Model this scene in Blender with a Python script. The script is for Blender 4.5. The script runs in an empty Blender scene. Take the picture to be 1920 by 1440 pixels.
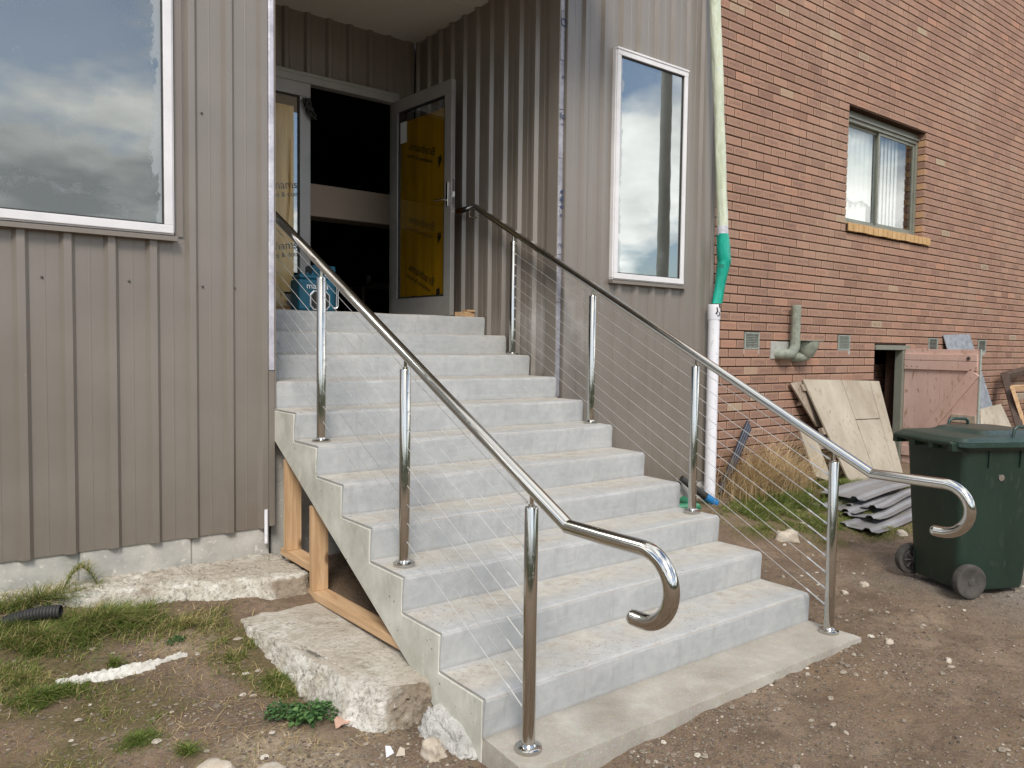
import bpy, bmesh, math, random
import numpy as np
from mathutils import Vector, Matrix, noise as mnoise
R = math.radians
random.seed(7)
rng = np.random.default_rng(11)
SC = bpy.context.scene
COL = SC.collection

# ---------------------------------------------------------------- camera
CAMF, CAMP = 1455.585, Vector((-1.6652, -2.3155, 1.4816))
_yaw, _pit, _rol = 0.65347, -0.0490, 0.01277
_f = Vector((math.sin(_yaw) * math.cos(_pit), math.cos(_yaw) * math.cos(_pit), math.sin(_pit)))
_r = Vector((math.cos(_yaw), -math.sin(_yaw), 0))
_u = _r.cross(_f)
_r2 = math.cos(_rol) * _r + math.sin(_rol) * _u
_u2 = -math.sin(_rol) * _r + math.cos(_rol) * _u
cam = bpy.data.cameras.new('camera')
cam.sensor_width = 36.0
cam.lens = CAMF / 1920 * 36
cam.clip_start = 0.05
cam.clip_end = 2000
camo = bpy.data.objects.new('camera', cam)
M3 = Matrix((_r2, _u2, -_f)).transposed()
camo.matrix_world = Matrix.Translation(CAMP) @ M3.to_4x4()
COL.objects.link(camo)
SC.camera = camo

# ---------------------------------------------------------------- sky, sun, exposure
SUN_EL, SUN_AZ = R(44), R(213)          # azimuth from +y towards +x: behind the camera, to the left
w = bpy.data.worlds.new('World')
SC.world = w
w.use_nodes = True
nt = w.node_tree
for n in list(nt.nodes):
    nt.nodes.remove(n)
wo = nt.nodes.new('ShaderNodeOutputWorld')
bg = nt.nodes.new('ShaderNodeBackground')
bg.inputs['Strength'].default_value = 0.10
sky = nt.nodes.new('ShaderNodeTexSky')
sky.sky_type = 'NISHITA'
sky.sun_disc = False
sky.sun_elevation = SUN_EL
sky.sun_rotation = SUN_AZ
tc = nt.nodes.new('ShaderNodeTexCoord')
sx = nt.nodes.new('ShaderNodeSeparateXYZ')
nt.links.new(tc.outputs['Generated'], sx.inputs[0])
def wmath(op, a, b=None):
    n = nt.nodes.new('ShaderNodeMath'); n.operation = op
    for i, v in enumerate((a, b)):
        if v is None: continue
        if isinstance(v, (int, float)): n.inputs[i].default_value = v
        else: nt.links.new(v, n.inputs[i])
    return n.outputs[0]
den = wmath('ADD', wmath('MAXIMUM', sx.outputs['Z'], 0.0), 0.28)
cb = nt.nodes.new('ShaderNodeCombineXYZ')
nt.links.new(wmath('DIVIDE', sx.outputs['X'], den), cb.inputs[0])
nt.links.new(wmath('DIVIDE', sx.outputs['Y'], den), cb.inputs[1])
cb.inputs[2].default_value = 8.8
cn = nt.nodes.new('ShaderNodeTexNoise')
cn.inputs['Scale'].default_value = 1.55
cn.inputs['Detail'].default_value = 8
cn.inputs['Roughness'].default_value = 0.56
nt.links.new(cb.outputs[0], cn.inputs['Vector'])
cr = nt.nodes.new('ShaderNodeValToRGB')
cr.color_ramp.elements[0].position = 0.42
cr.color_ramp.elements[1].position = 0.53
nt.links.new(cn.outputs['Fac'], cr.inputs[0])
cn2 = nt.nodes.new('ShaderNodeTexNoise')
cn2.inputs['Scale'].default_value = 2.1
cn2.inputs['Detail'].default_value = 6
nt.links.new(cb.outputs[0], cn2.inputs['Vector'])
cc = nt.nodes.new('ShaderNodeValToRGB')
cc.color_ramp.elements[0].position = 0.33
cc.color_ramp.elements[0].color = (0.20, 0.215, 0.235, 1)
cc.color_ramp.elements[1].position = 0.68
cc.color_ramp.elements[1].color = (1.0, 1.0, 0.98, 1)
nt.links.new(cn2.outputs['Fac'], cc.inputs[0])
mul = nt.nodes.new('ShaderNodeMix'); mul.data_type = 'RGBA'; mul.blend_type = 'MULTIPLY'
mul.inputs['Factor'].default_value = 1.0
nt.links.new(cc.outputs[0], mul.inputs['A'])
mul.inputs['B'].default_value = (14.5, 14.3, 14.0, 1)
mx = nt.nodes.new('ShaderNodeMix'); mx.data_type = 'RGBA'
nt.links.new(cr.outputs[0], mx.inputs['Factor'])
nt.links.new(sky.outputs[0], mx.inputs['A'])
nt.links.new(mul.outputs['Result'], mx.inputs['B'])
nt.links.new(mx.outputs['Result'], bg.inputs['Color'])
nt.links.new(bg.outputs[0], wo.inputs[0])

sun = bpy.data.lights.new('sun', 'SUN')
sun.energy = 1.6
sun.angle = R(18)
sun.color = (1.0, 0.945, 0.86)
suno = bpy.data.objects.new('sun', sun)
sd = Vector((math.sin(SUN_AZ) * math.cos(SUN_EL), math.cos(SUN_AZ) * math.cos(SUN_EL), math.sin(SUN_EL)))
suno.rotation_euler = sd.to_track_quat('Z', 'Y').to_euler()
suno.location = sd * 30
COL.objects.link(suno)

vs = SC.view_settings
vs.view_transform = 'Standard'
vs.look = 'None'
vs.gamma = 1.0
vs.exposure = 0.93
vs.use_curve_mapping = False

# ================================================================ helpers
def ray(px, py):
    return _f + (px - 960) / CAMF * _r2 - (py - 720) / CAMF * _u2
def hit(px, py, ax, val):
    d = ray(px, py)
    return CAMP + d * ((val - CAMP[ax]) / d[ax])
def proj(p):
    d = Vector(p) - CAMP
    z = d.dot(_f)
    return 960 + CAMF * d.dot(_r2) / z, 720 - CAMF * d.dot(_u2) / z, z
def ss(a, b, x):
    t = np.clip((x - a) / (b - a), 0, 1)
    return t * t * (3 - 2 * t)
def worigin(o):
    v = Vector((0, 0, 0))
    while o is not None:
        v += o.location
        o = o.parent
    return v

class MB:
    def __init__(self):
        self.v = []; self.f = []; self.a = []; self.mi = {}
    def add(self, vs, fs, a=0.0):
        b = len(self.v)
        self.v.extend([tuple(p) for p in vs])
        self.f.extend([tuple(i + b for i in f) for f in fs])
        self.a.extend([a] * len(fs))
        return self
    def box(self, x0, x1, y0, y1, z0, z1, a=0.0):
        return self.add([(x0, y0, z0), (x1, y0, z0), (x1, y1, z0), (x0, y1, z0), (x0, y0, z1), (x1, y0, z1), (x1, y1, z1), (x0, y1, z1)],
                        [(3, 2, 1, 0), (4, 5, 6, 7), (0, 1, 5, 4), (1, 2, 6, 5), (2, 3, 7, 6), (3, 0, 4, 7)], a)
    def obox(self, m, sx_, sy_, sz_, a=0.0):      # box spanning 0..s in the frame m
        P = [(0, 0, 0), (sx_, 0, 0), (sx_, sy_, 0), (0, sy_, 0), (0, 0, sz_), (sx_, 0, sz_), (sx_, sy_, sz_), (0, sy_, sz_)]
        return self.add([m @ Vector(p) for p in P], [(3, 2, 1, 0), (4, 5, 6, 7), (0, 1, 5, 4), (1, 2, 6, 5), (2, 3, 7, 6), (3, 0, 4, 7)], a)
    def prism(self, poly, d):                      # poly: 3D points of one face, d: extrusion vector
        n = len(poly); d = Vector(d)
        vs_ = [Vector(p) for p in poly] + [Vector(p) + d for p in poly]
        fs = [tuple(range(n))[::-1], tuple(range(n, 2 * n))] + [(i, (i + 1) % n, n + (i + 1) % n, n + i) for i in range(n)]
        return self.add(vs_, fs)
    def tube(self, pts, r, n=12, cap=True, t0=None, t1=None):
        pts = [Vector(p) for p in pts]; m = len(pts)
        rs = r if isinstance(r, (list, tuple)) else [r] * m
        tg = []
        for i in range(m):
            if i == 0: t = t0 or (pts[1] - pts[0])
            elif i == m - 1: t = t1 or (pts[-1] - pts[-2])
            else: t = (pts[i] - pts[i - 1]).normalized() + (pts[i + 1] - pts[i]).normalized()
            tg.append(Vector(t).normalized())
        up = Vector((0, 0, 1)) if abs(tg[0].z) < 0.9 else Vector((1, 0, 0))
        nrm = tg[0].cross(up).normalized()
        vs_, fs = [], []
        for i in range(m):
            nrm = (nrm - tg[i] * nrm.dot(tg[i])).normalized()
            b = tg[i].cross(nrm)
            for k in range(n):
                an = 2 * math.pi * k / n
                vs_.append(pts[i] + (nrm * math.cos(an) + b * math.sin(an)) * rs[i])
        for i in range(m - 1):
            for k in range(n):
                fs.append((i * n + k, i * n + (k + 1) % n, (i + 1) * n + (k + 1) % n, (i + 1) * n + k))
        if cap:
            fs.append(tuple(range(n))[::-1]); fs.append(tuple(range((m - 1) * n, m * n)))
        return self.add(vs_, fs)
    def lathe(self, prof, base, axis=(0, 0, 1), n=24, cap=True):   # prof: (radius, along axis)
        base = Vector(base); ax = Vector(axis).normalized()
        up = Vector((0, 0, 1)) if abs(ax.z) < 0.9 else Vector((1, 0, 0))
        e1 = ax.cross(up).normalized(); e2 = ax.cross(e1)
        vs_, fs = [], []
        for r, h in prof:
            for k in range(n):
                an = 2 * math.pi * k / n
                vs_.append(base + ax * h + (e1 * math.cos(an) + e2 * math.sin(an)) * r)
        for i in range(len(prof) - 1):
            for k in range(n):
                fs.append((i * n + k, i * n + (k + 1) % n, (i + 1) * n + (k + 1) % n, (i + 1) * n + k))
        if cap:
            fs.append(tuple(range(n))[::-1]); fs.append(tuple(range((len(prof) - 1) * n, len(prof) * n)))
        return self.add(vs_, fs)
    def loft(self, rings, cap=True):
        n = len(rings[0]); vs_ = [p for r in rings for p in r]; fs = []
        for i in range(len(rings) - 1):
            for k in range(n):
                fs.append((i * n + k, i * n + (k + 1) % n, (i + 1) * n + (k + 1) % n, (i + 1) * n + k))
        if cap:
            fs.append(tuple(range(n))[::-1]); fs.append(tuple(range((len(rings) - 1) * n, len(rings) * n)))
        return self.add(vs_, fs)
    def build(self, name, mat, parent=None, smooth=None, bevel=0.0, seg=2, attr=False, fixn=True, mat2=None):
        o3 = worigin(parent) if parent else Vector((0, 0, 0))
        me = bpy.data.meshes.new(name)
        me.from_pydata([(p[0] - o3.x, p[1] - o3.y, p[2] - o3.z) for p in self.v], [], self.f)
        if attr:
            at = me.attributes.new('rnd', 'FLOAT', 'FACE')
            at.data.foreach_set('value', self.a)
        if fixn and len(self.f) < 60000:
            bm = bmesh.new(); bm.from_mesh(me)
            bmesh.ops.recalc_face_normals(bm, faces=bm.faces)
            bm.to_mesh(me); bm.free()
        if smooth:
            me.shade_smooth()
            me.set_sharp_from_angle(angle=R(smooth))
        me.materials.append(mat)
        if self.mi:
            me.materials.append(mat2)
            for fi in self.mi: me.polygons[fi].material_index = 1
        o = bpy.data.objects.new(name, me)
        COL.objects.link(o)
        if parent: o.parent = parent
        if bevel:
            b = o.modifiers.new('bevel', 'BEVEL')
            b.width = bevel; b.segments = seg; b.limit_method = 'ANGLE'; b.angle_limit = R(40)
        return o

def tag(o, label=None, cat=None, group=None, kind=None):
    if label: o['label'] = label
    if cat: o['category'] = cat
    if group: o['group'] = group
    if kind: o['kind'] = kind
    return o
def thing(name, loc, label, cat, group=None):
    o = bpy.data.objects.new(name, None)
    o.empty_display_size = 0.1
    o.location = loc
    COL.objects.link(o)
    return tag(o, label, cat, group)
def copy_tree(o, parent=None):
    c = o.copy(); COL.objects.link(c)
    if parent: c.parent = parent
    for ch in list(o.children):
        copy_tree(ch, c)
    return c
def fbm(p, oct_=4, sc=1.0):
    return mnoise.fractal(Vector(p) * sc, 1.0, 2.0, oct_)

# ---------------------------------------------------------------- material helpers
class NT:
    def __init__(self, name):
        self.m = bpy.data.materials.new(name); self.m.use_nodes = True
        self.t = self.m.node_tree
        self.b = self.t.nodes['Principled BSDF']
        self.out = self.t.nodes['Material Output']
        self._p = None
    def n(self, typ, **kw):
        nd = self.t.nodes.new('ShaderNode' + typ)
        for k, v in kw.items(): setattr(nd, k, v)
        return nd
    def l(self, a, b): self.t.links.new(a, b)
    def put(self, sock, v):
        if isinstance(v, (int, float)): sock.default_value = v
        elif isinstance(v, tuple): sock.default_value = v if len(v) == 4 or sock.type != 'RGBA' else v + (1,)
        else: self.l(v, sock)
    @property
    def pos(self):
        if self._p is None: self._p = self.n('NewGeometry')
        return self._p.outputs['Position']
    @property
    def nrm(self):
        self.pos
        return self._p.outputs['Normal']
    def xyz(self, v):
        s = self.n('SeparateXYZ'); self.l(v, s.inputs[0]); return s.outputs
    def comb(self, x, y, z):
        c = self.n('CombineXYZ')
        for i, v in enumerate((x, y, z)): self.put(c.inputs[i], v)
        return c.outputs[0]
    def scale(self, v, s):
        mp = self.n('Mapping'); self.l(v, mp.inputs[0]); mp.inputs['Scale'].default_value = s; return mp.outputs[0]
    def noise(self, scale, detail=4, rough=0.55, vec=None, dist=0.0):
        t = self.n('TexNoise'); self.l(vec or self.pos, t.inputs['Vector'])
        t.inputs['Scale'].default_value = scale; t.inputs['Detail'].default_value = detail; t.inputs['Roughness'].default_value = rough
        t.inputs['Distortion'].default_value = dist
        return t.outputs['Fac']
    def voro(self, scale, vec=None, feat='F1', out='Distance'):
        t = self.n('TexVoronoi', feature=feat); self.l(vec or self.pos, t.inputs['Vector']); t.inputs['Scale'].default_value = scale
        return t.outputs[out]
    def white(self, vec):
        t = self.n('TexWhiteNoise', noise_dimensions='3D'); self.l(vec, t.inputs['Vector']); return t.outputs
    def ramp(self, v, *st):
        r = self.n('ValToRGB'); self.put(r.inputs[0], v)
        e = r.color_ramp.elements
        while len(e) < len(st): e.new(0.5)
        for i, (p, c) in enumerate(st):
            e[i].position = p
            e[i].color = (c, c, c, 1) if isinstance(c, (int, float)) else c + (1,)
        return r.outputs[0]
    def math(self, op, a, b=0.0, c=None, clamp=False):
        m = self.n('Math', operation=op, use_clamp=clamp)
        self.put(m.inputs[0], a); self.put(m.inputs[1], b)
        if c is not None: self.put(m.inputs[2], c)
        return m.outputs[0]
    def mix(self, f, a, b, mode='MIX'):
        m = self.n('Mix', data_type='RGBA', blend_type=mode)
        self.put(m.inputs['Factor'], f); self.put(m.inputs['A'], a); self.put(m.inputs['B'], b)
        return m.outputs['Result']
    def bump(self, h, strength=0.3, dist=0.01, prev=None):
        b = self.n('Bump'); b.inputs['Strength'].default_value = strength; b.inputs['Distance'].default_value = dist
        self.l(h, b.inputs['Height'])
        if prev is not None: self.l(prev, b.inputs['Normal'])
        return b.outputs[0]
    def fin(self, col=None, rough=None, metal=None, normal=None, spec=None, **kw):
        b = self.b
        if col is not None: self.put(b.inputs['Base Color'], col)
        if rough is not None: self.put(b.inputs['Roughness'], rough)
        if metal is not None: self.put(b.inputs['Metallic'], metal)
        if spec is not None: self.put(b.inputs['Specular IOR Level'], spec)
        if normal is not None: self.l(normal, b.inputs['Normal'])
        for k, v in kw.items(): self.put(b.inputs[k.replace('_', ' ')], v)
        return self.m

def mottled(name, c1, c2, scale=6.0, rough=0.7, bscale=60.0, bstr=0.2, bdist=0.004, c3=None, metal=0.0, spec=0.5, stretch=(1, 1, 1)):
    k = NT(name)
    v = k.scale(k.pos, stretch)
    n = k.noise(scale, 6, 0.6, v)
    col = k.ramp(n, (0.32, c1), (0.68, c2))
    if c3 is not None:
        n2 = k.noise(scale * 7.3, 3, 0.5, v)
        col = k.mix(k.ramp(n2, (0.60, 0.0), (0.70, 1.0)), col, c3)
    nb = k.noise(bscale, 5, 0.65, v) if bstr else None
    return k.fin(col, rough, metal, k.bump(nb, bstr, bdist) if bstr else None, spec)

# ---- concrete of the steps: trowelled grey, dusty treads
def mk_step():
    k = NT('trowelled_concrete')
    n = k.noise(3.2, 7, 0.62); n2 = k.noise(22, 5, 0.6)
    col = k.ramp(n, (0.30, (0.345, 0.356, 0.360)), (0.52, (0.405, 0.412, 0.412)), (0.75, (0.47, 0.469, 0.458)))
    col = k.mix(k.ramp(n2, (0.35, 0.35), (0.6, 0.0)), col, (0.27, 0.282, 0.288))
    strk = k.noise(5, 5, 0.7, k.scale(k.pos, (0.8, 6, 9)))
    col = k.mix(k.ramp(strk, (0.54, 0.0), (0.68, 0.5)), col, (0.46, 0.465, 0.46))
    top = k.ramp(k.xyz(k.nrm)[2], (0.6, 0.0), (0.9, 1.0))
    d = k.noise(3.1, 7, 0.68, k.scale(k.pos, (1.0, 2.0, 0.6)))
    yt_ = k.math('FRACT', k.math('DIVIDE', k.math('ADD', k.xyz(k.pos)[1], k.math('MULTIPLY', k.math('SUBTRACT', k.noise(4, 5), 0.5), 0.09)), 0.30744))
    dm = k.math('MULTIPLY', top, k.math('MULTIPLY', k.ramp(d, (0.30, 0.15), (0.56, 1.0)), k.ramp(yt_, (0.08, 0.15), (0.45, 0.9), (0.97, 1.0))))
    col = k.mix(dm, col, k.ramp(k.noise(16, 8, 0.7), (0.30, (0.31, 0.265, 0.215)), (0.48, (0.41, 0.375, 0.32)), (0.68, (0.49, 0.465, 0.415))))
    sp = k.noise(90, 3, 0.6, k.scale(k.pos, (0.6, 1.4, 1)))
    sm = k.math('MULTIPLY', top, k.math('MULTIPLY', k.ramp(sp, (0.62, 0.0), (0.66, 1.0)), k.ramp(k.noise(2.4, 4), (0.42, 0.0), (0.58, 0.9))))
    col = k.mix(sm, col, (0.16, 0.105, 0.07))
    # drips and splashes on the risers, and a dirty line where riser meets tread
    fr_ = k.math('SUBTRACT', 1.0, top)
    dr = k.noise(7, 6, 0.7, k.scale(k.pos, (2.4, 1, 0.35)))
    col = k.mix(k.math('MULTIPLY', fr_, k.ramp(dr, (0.56, 0.0), (0.70, 0.45))), col, (0.255, 0.25, 0.24))
    hz = k.math('FRACT', k.math('DIVIDE', k.math('ADD', k.xyz(k.pos)[2], k.math('MULTIPLY', k.noise(9, 4), 0.02)), 0.15650))
    col = k.mix(k.math('MULTIPLY', fr_, k.ramp(hz, (0.04, 0.5), (0.17, 0.0))), col, (0.27, 0.23, 0.185))
    pin = k.ramp(k.voro(34), (0.035, 1.0), (0.06, 0.0))
    pm = k.math('MULTIPLY', pin, k.ramp(k.noise(5), (0.55, 0.0), (0.62, 0.8)))
    col = k.mix(pm, col, (0.17, 0.17, 0.165))
    nb = k.bump(k.noise(60, 6, 0.7), 0.25, 0.004, k.bump(k.noise(7, 3), 0.35, 0.012))
    return k.fin(col, 0.78, 0.0, nb, 0.35)
def mk_formed():
    k = NT('formed_concrete')
    n = k.noise(5.0, 7, 0.62)
    col = k.ramp(n, (0.30, (0.38, 0.375, 0.32)), (0.50, (0.50, 0.495, 0.435)), (0.72, (0.63, 0.62, 0.56)))
    pin = k.ramp(k.voro(21), (0.09, 1.0), (0.14, 0.0))
    pm = k.math('MULTIPLY', pin, k.ramp(k.noise(6), (0.50, 0.0), (0.58, 0.7)))
    col = k.mix(pm, col, (0.09, 0.085, 0.075))
    pl = k.noise(9, 6, 0.7, k.scale(k.pos, (1, 1.6, 0.7)))
    col = k.mix(k.ramp(pl, (0.56, 0.0), (0.68, 0.6)), col, (0.66, 0.64, 0.58))
    nb = k.bump(k.noise(80, 5, 0.7), 0.3, 0.004, k.bump(pin, -0.5, 0.006))
    return k.fin(col, 0.85, 0.0, nb, 0.3)
def mk_old_slab():
    k = NT('worn_concrete')
    n = k.noise(4.0, 7, 0.65)
    col = k.ramp(n, (0.30, (0.27, 0.245, 0.21)), (0.55, (0.36, 0.335, 0.29)), (0.75, (0.46, 0.44, 0.39)))
    ag = k.voro(95, None, 'F1', 'Color')
    agm = k.ramp(k.noise(110, 3), (0.52, 0.0), (0.66, 0.55))
    col = k.mix(agm, col, k.mix(0.75, ag, (0.42, 0.36, 0.29)))
    st = k.noise(2.6, 5, 0.6)
    col = k.mix(k.ramp(st, (0.56, 0.0), (0.70, 0.35)), col, (0.27, 0.225, 0.175))
    nb = k.bump(k.noise(130, 5, 0.7), 0.5, 0.005, k.bump(k.noise(14, 4), 0.4, 0.01))
    return k.fin(col, 0.88, 0.0, nb, 0.25)
def mk_rough_conc():
    k = NT('rough_concrete')
    n = k.noise(6.5, 7, 0.66)
    col = k.ramp(n, (0.30, (0.38, 0.32, 0.25)), (0.46, (0.58, 0.54, 0.46)), (0.60, (0.76, 0.73, 0.67)))
    dk = k.ramp(k.noise(38, 6, 0.75), (0.36, 0.75), (0.48, 0.0))
    col = k.mix(dk, col, (0.20, 0.16, 0.12))
    up = k.ramp(k.xyz(k.nrm)[2], (0.80, 0.0), (0.96, 0.75))
    col = k.mix(k.math('MULTIPLY', up, k.ramp(k.noise(3.3, 4), (0.40, 0.2), (0.60, 1.0))), col, (0.48, 0.415, 0.335))
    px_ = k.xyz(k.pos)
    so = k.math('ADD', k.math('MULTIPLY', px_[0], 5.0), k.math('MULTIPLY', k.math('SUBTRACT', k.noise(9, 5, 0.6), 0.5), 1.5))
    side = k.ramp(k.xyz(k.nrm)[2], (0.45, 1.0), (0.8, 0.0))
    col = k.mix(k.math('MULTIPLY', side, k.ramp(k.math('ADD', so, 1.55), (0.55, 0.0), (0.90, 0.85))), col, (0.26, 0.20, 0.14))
    nb = k.bump(k.noise(55, 7, 0.75), 0.9, 0.018, k.bump(k.voro(45), 0.45, 0.012))
    return k.fin(col, 0.92, 0.0, nb, 0.2)
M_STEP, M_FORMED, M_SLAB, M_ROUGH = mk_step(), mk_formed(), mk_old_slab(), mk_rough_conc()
M_CRUMB = mottled('crumbly_grey_concrete', (0.36, 0.35, 0.33), (0.60, 0.59, 0.56), 9, 0.95, 60, 0.9, 0.014, spec=0.1)
M_BLOCK = mottled('block_concrete', (0.30, 0.295, 0.275), (0.50, 0.48, 0.44), 5, 0.9, 120, 0.4, 0.004, (0.57, 0.54, 0.48), spec=0.25)

def mk_clad():
    k = NT('taupe_steel_cladding')
    n = k.noise(1.6, 6, 0.6)
    col = k.ramp(n, (0.3, (0.172, 0.150, 0.128)), (0.7, (0.202, 0.178, 0.153)))
    st = k.noise(14, 5, 0.6, k.scale(k.pos, (1, 1, 0.06)))
    col = k.mix(k.ramp(st, (0.56, 0.0), (0.80, 0.16)), col, (0.26, 0.235, 0.205))
    sc = k.ramp(k.noise(40, 6, 0.75, k.scale(k.pos, (1.0, 1.0, 0.35))), (0.66, 0.0), (0.72, 0.35))
    sm = k.math('MULTIPLY', sc, k.ramp(k.noise(2.2, 3), (0.5, 0.0), (0.6, 1.0)))
    col = k.mix(sm, col, (0.34, 0.31, 0.27))
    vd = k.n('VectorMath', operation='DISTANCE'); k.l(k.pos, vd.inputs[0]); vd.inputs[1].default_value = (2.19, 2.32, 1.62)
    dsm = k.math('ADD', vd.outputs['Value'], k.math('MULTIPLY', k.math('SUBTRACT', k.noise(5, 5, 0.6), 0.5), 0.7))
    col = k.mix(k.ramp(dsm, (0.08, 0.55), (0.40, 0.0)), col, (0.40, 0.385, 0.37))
    z = k.xyz(k.pos)[2]
    spl = k.math('ADD', z, k.math('MULTIPLY', k.math('SUBTRACT', k.noise(7, 6, 0.7), 0.5), 0.9))
    col = k.mix(k.ramp(spl, (0.25, 0.45), (0.75, 0.0)), col, (0.135, 0.105, 0.078))
    ob = k.bump(k.noise(1.7, 2), 0.25, 0.02)
    return k.fin(col, k.ramp(n, (0.3, 0.34), (0.7, 0.46)), 0.0, ob, 0.8, Coat_Weight=0.3, Coat_Roughness=0.22)
M_CLAD = mk_clad()
M_TRIM = mottled('taupe_flashing', (0.175, 0.153, 0.131), (0.195, 0.172, 0.148), 3, 0.4, 0, 0)
M_SOFFIT = mottled('soffit_board', (0.52, 0.50, 0.44), (0.56, 0.54, 0.48), 2, 0.8, 0, 0)
M_ALUW = mottled('white_aluminium', (0.62, 0.61, 0.62), (0.71, 0.70, 0.71), 5, 0.35, 0, 0)
M_ALUG = mottled('grey_aluminium', (0.30, 0.295, 0.28), (0.36, 0.35, 0.335), 4, 0.38, 0, 0, metal=0.35)
M_ALUO = mottled('olive_aluminium', (0.155, 0.165, 0.135), (0.20, 0.205, 0.17), 6, 0.45, 0, 0)
M_BLACKR = mottled('black_rubber', (0.018, 0.018, 0.018), (0.035, 0.034, 0.032), 20, 0.6, 60, 0.2)
M_DARK = mottled('unlit_gloom_black', (0.012, 0.012, 0.013), (0.02, 0.02, 0.021), 2, 0.9, 0, 0)  # near-black base stands in for unlit interior gloom; also used behind the cladding
M_BEIGE = mottled('beige_bulkhead_paint', (0.72, 0.58, 0.45), (0.76, 0.62, 0.49), 1.5, 0.7, 0, 0)
M_SCREW = mottled('screw_steel', (0.10, 0.09, 0.085), (0.16, 0.15, 0.14), 50, 0.4, 0, 0, metal=0.7)
M_FOIL = mottled('silver_wall_wrap', (0.42, 0.41, 0.46), (0.66, 0.65, 0.70), 9, 0.38, 14, 0.5, 0.02, metal=0.3)
M_FOIL2 = mottled('grey_wall_wrap', (0.24, 0.235, 0.265), (0.40, 0.395, 0.43), 9, 0.38, 14, 0.5, 0.02, metal=0.3)
M_GREYINK = mottled('grey_print', (0.16, 0.15, 0.14), (0.22, 0.21, 0.19), 20, 0.5, 0, 0)
M_NAVY = mottled('navy_print', (0.03, 0.045, 0.10), (0.05, 0.065, 0.13), 20, 0.5, 0, 0)
M_BLACKINK = mottled('black_print', (0.012, 0.011, 0.01), (0.02, 0.018, 0.015), 20, 0.6, 0, 0)
M_WHITE = mottled('white_print', (0.75, 0.76, 0.77), (0.82, 0.83, 0.83), 20, 0.5, 0, 0)

def mk_mirror_glass(name, fac=0.52, dirt=0.5, edges=()):
    k = NT(name)
    inner = k.n('BsdfDiffuse'); inner.inputs['Color'].default_value = (0.045, 0.047, 0.040, 1)
    gl = k.n('BsdfGlossy'); gl.inputs['Roughness'].default_value = 0.012
    gl.inputs['Color'].default_value = (0.90, 0.95, 0.95, 1)
    wob = k.bump(k.noise(2.5, 2), 0.03, 0.01); k.l(wob, gl.inputs['Normal'])
    m1 = k.n('MixShader'); m1.inputs[0].default_value = fac
    k.l(inner.outputs[0], m1.inputs[1]); k.l(gl.outputs[0], m1.inputs[2])
    smear = k.noise(3.0, 7, 0.68, k.scale(k.pos, (1, 1, 1.3)), 0.6)
    sm = k.ramp(smear, (0.56, 0.0), (0.70, 0.42 * dirt), (0.80, 0.75 * dirt))
    spots = k.ramp(k.voro(24), (0.05, 0.85), (0.09, 0.0))
    spm = k.math('MULTIPLY', spots, k.ramp(k.noise(5.5, 3), (0.50, 0.0), (0.62, dirt)))
    film = k.ramp(k.noise(1.3, 3), (0.3, 0.05 * dirt), (0.7, 0.22 * dirt))
    df = k.math('MAXIMUM', k.math('MAXIMUM', sm, spm), film)
    if edges:
        xx = k.xyz(k.pos)
        en = k.noise(9, 6, 0.7, k.scale(k.pos, (1, 1, 0.6)))
        for (xe, wd_, sg) in edges:
            dist_ = k.math('MULTIPLY', k.math('SUBTRACT', xx[0], xe), sg)
            edm = k.ramp(k.math('ADD', k.math('DIVIDE', dist_, wd_), k.math('MULTIPLY', k.math('SUBTRACT', en, 0.5), 2.6)), (0.25, 0.65), (0.42, 0.0))
            df = k.math('MAXIMUM', df, edm)
    dd = k.n('BsdfDiffuse'); dd.inputs['Color'].default_value = (0.36, 0.39, 0.41, 1)
    m2 = k.n('MixShader'); k.l(df, m2.inputs[0]); k.l(m1.outputs[0], m2.inputs[1]); k.l(dd.outputs[0], m2.inputs[2])
    k.l(m2.outputs[0], k.out.inputs[0])
    return k.m
M_PANE = mk_mirror_glass('dusty_window_glass', 0.23, 0.70, ((-0.620, 0.10, -1),))
M_PANE2 = mk_mirror_glass('tall_window_glass', 0.42, 0.40, ((2.815, 0.06, 1),))
def mk_clear(name, tint, fac, rough=0.01):
    k = NT(name)
    tr = k.n('BsdfTransparent'); tr.inputs['Color'].default_value = tint + (1,)
    gl = k.n('BsdfGlossy'); gl.inputs['Roughness'].default_value = rough
    m = k.n('MixShader'); m.inputs[0].default_value = fac
    k.l(tr.outputs[0], m.inputs[1]); k.l(gl.outputs[0], m.inputs[2]); k.l(m.outputs[0], k.out.inputs[0])
    return k.m
M_CLEAR = mk_clear('clear_glass', (0.90, 0.93, 0.92), 0.20)
M_CLEAR2 = mk_clear('reflective_door_glass', (0.80, 0.82, 0.80), 0.30)
def mk_film(name, c1, c2, tr, ref):
    k = NT(name)
    t = k.n('BsdfTransparent'); t.inputs['Color'].default_value = c2 + (1,)
    d = k.n('BsdfPrincipled')
    n = k.noise(7, 5, 0.6, k.scale(k.pos, (1.5, 1.5, 0.12)))
    k.l(k.ramp(n, (0.3, c1), (0.7, tuple(min(1, c * 1.7) for c in c1))), d.inputs['Base Color'])
    d.inputs['Roughness'].default_value = ref
    k.l(k.bump(k.noise(5, 4, 0.6, k.scale(k.pos, (2, 2, 0.3))), 0.35, 0.02), d.inputs['Normal'])
    m = k.n('MixShader'); m.inputs[0].default_value = tr
    k.l(d.outputs[0], m.inputs[1]); k.l(t.outputs[0], m.inputs[2]); k.l(m.outputs[0], k.out.inputs[0])
    return k.m
M_FILM = mk_film('amber_protective_film', (0.62, 0.33, 0.015), (0.80, 0.52, 0.06), 0.36, 0.25)
M_FILM2 = mk_film('pale_protective_film', (0.62, 0.44, 0.20), (0.85, 0.7, 0.4), 0.12, 0.20)

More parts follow.
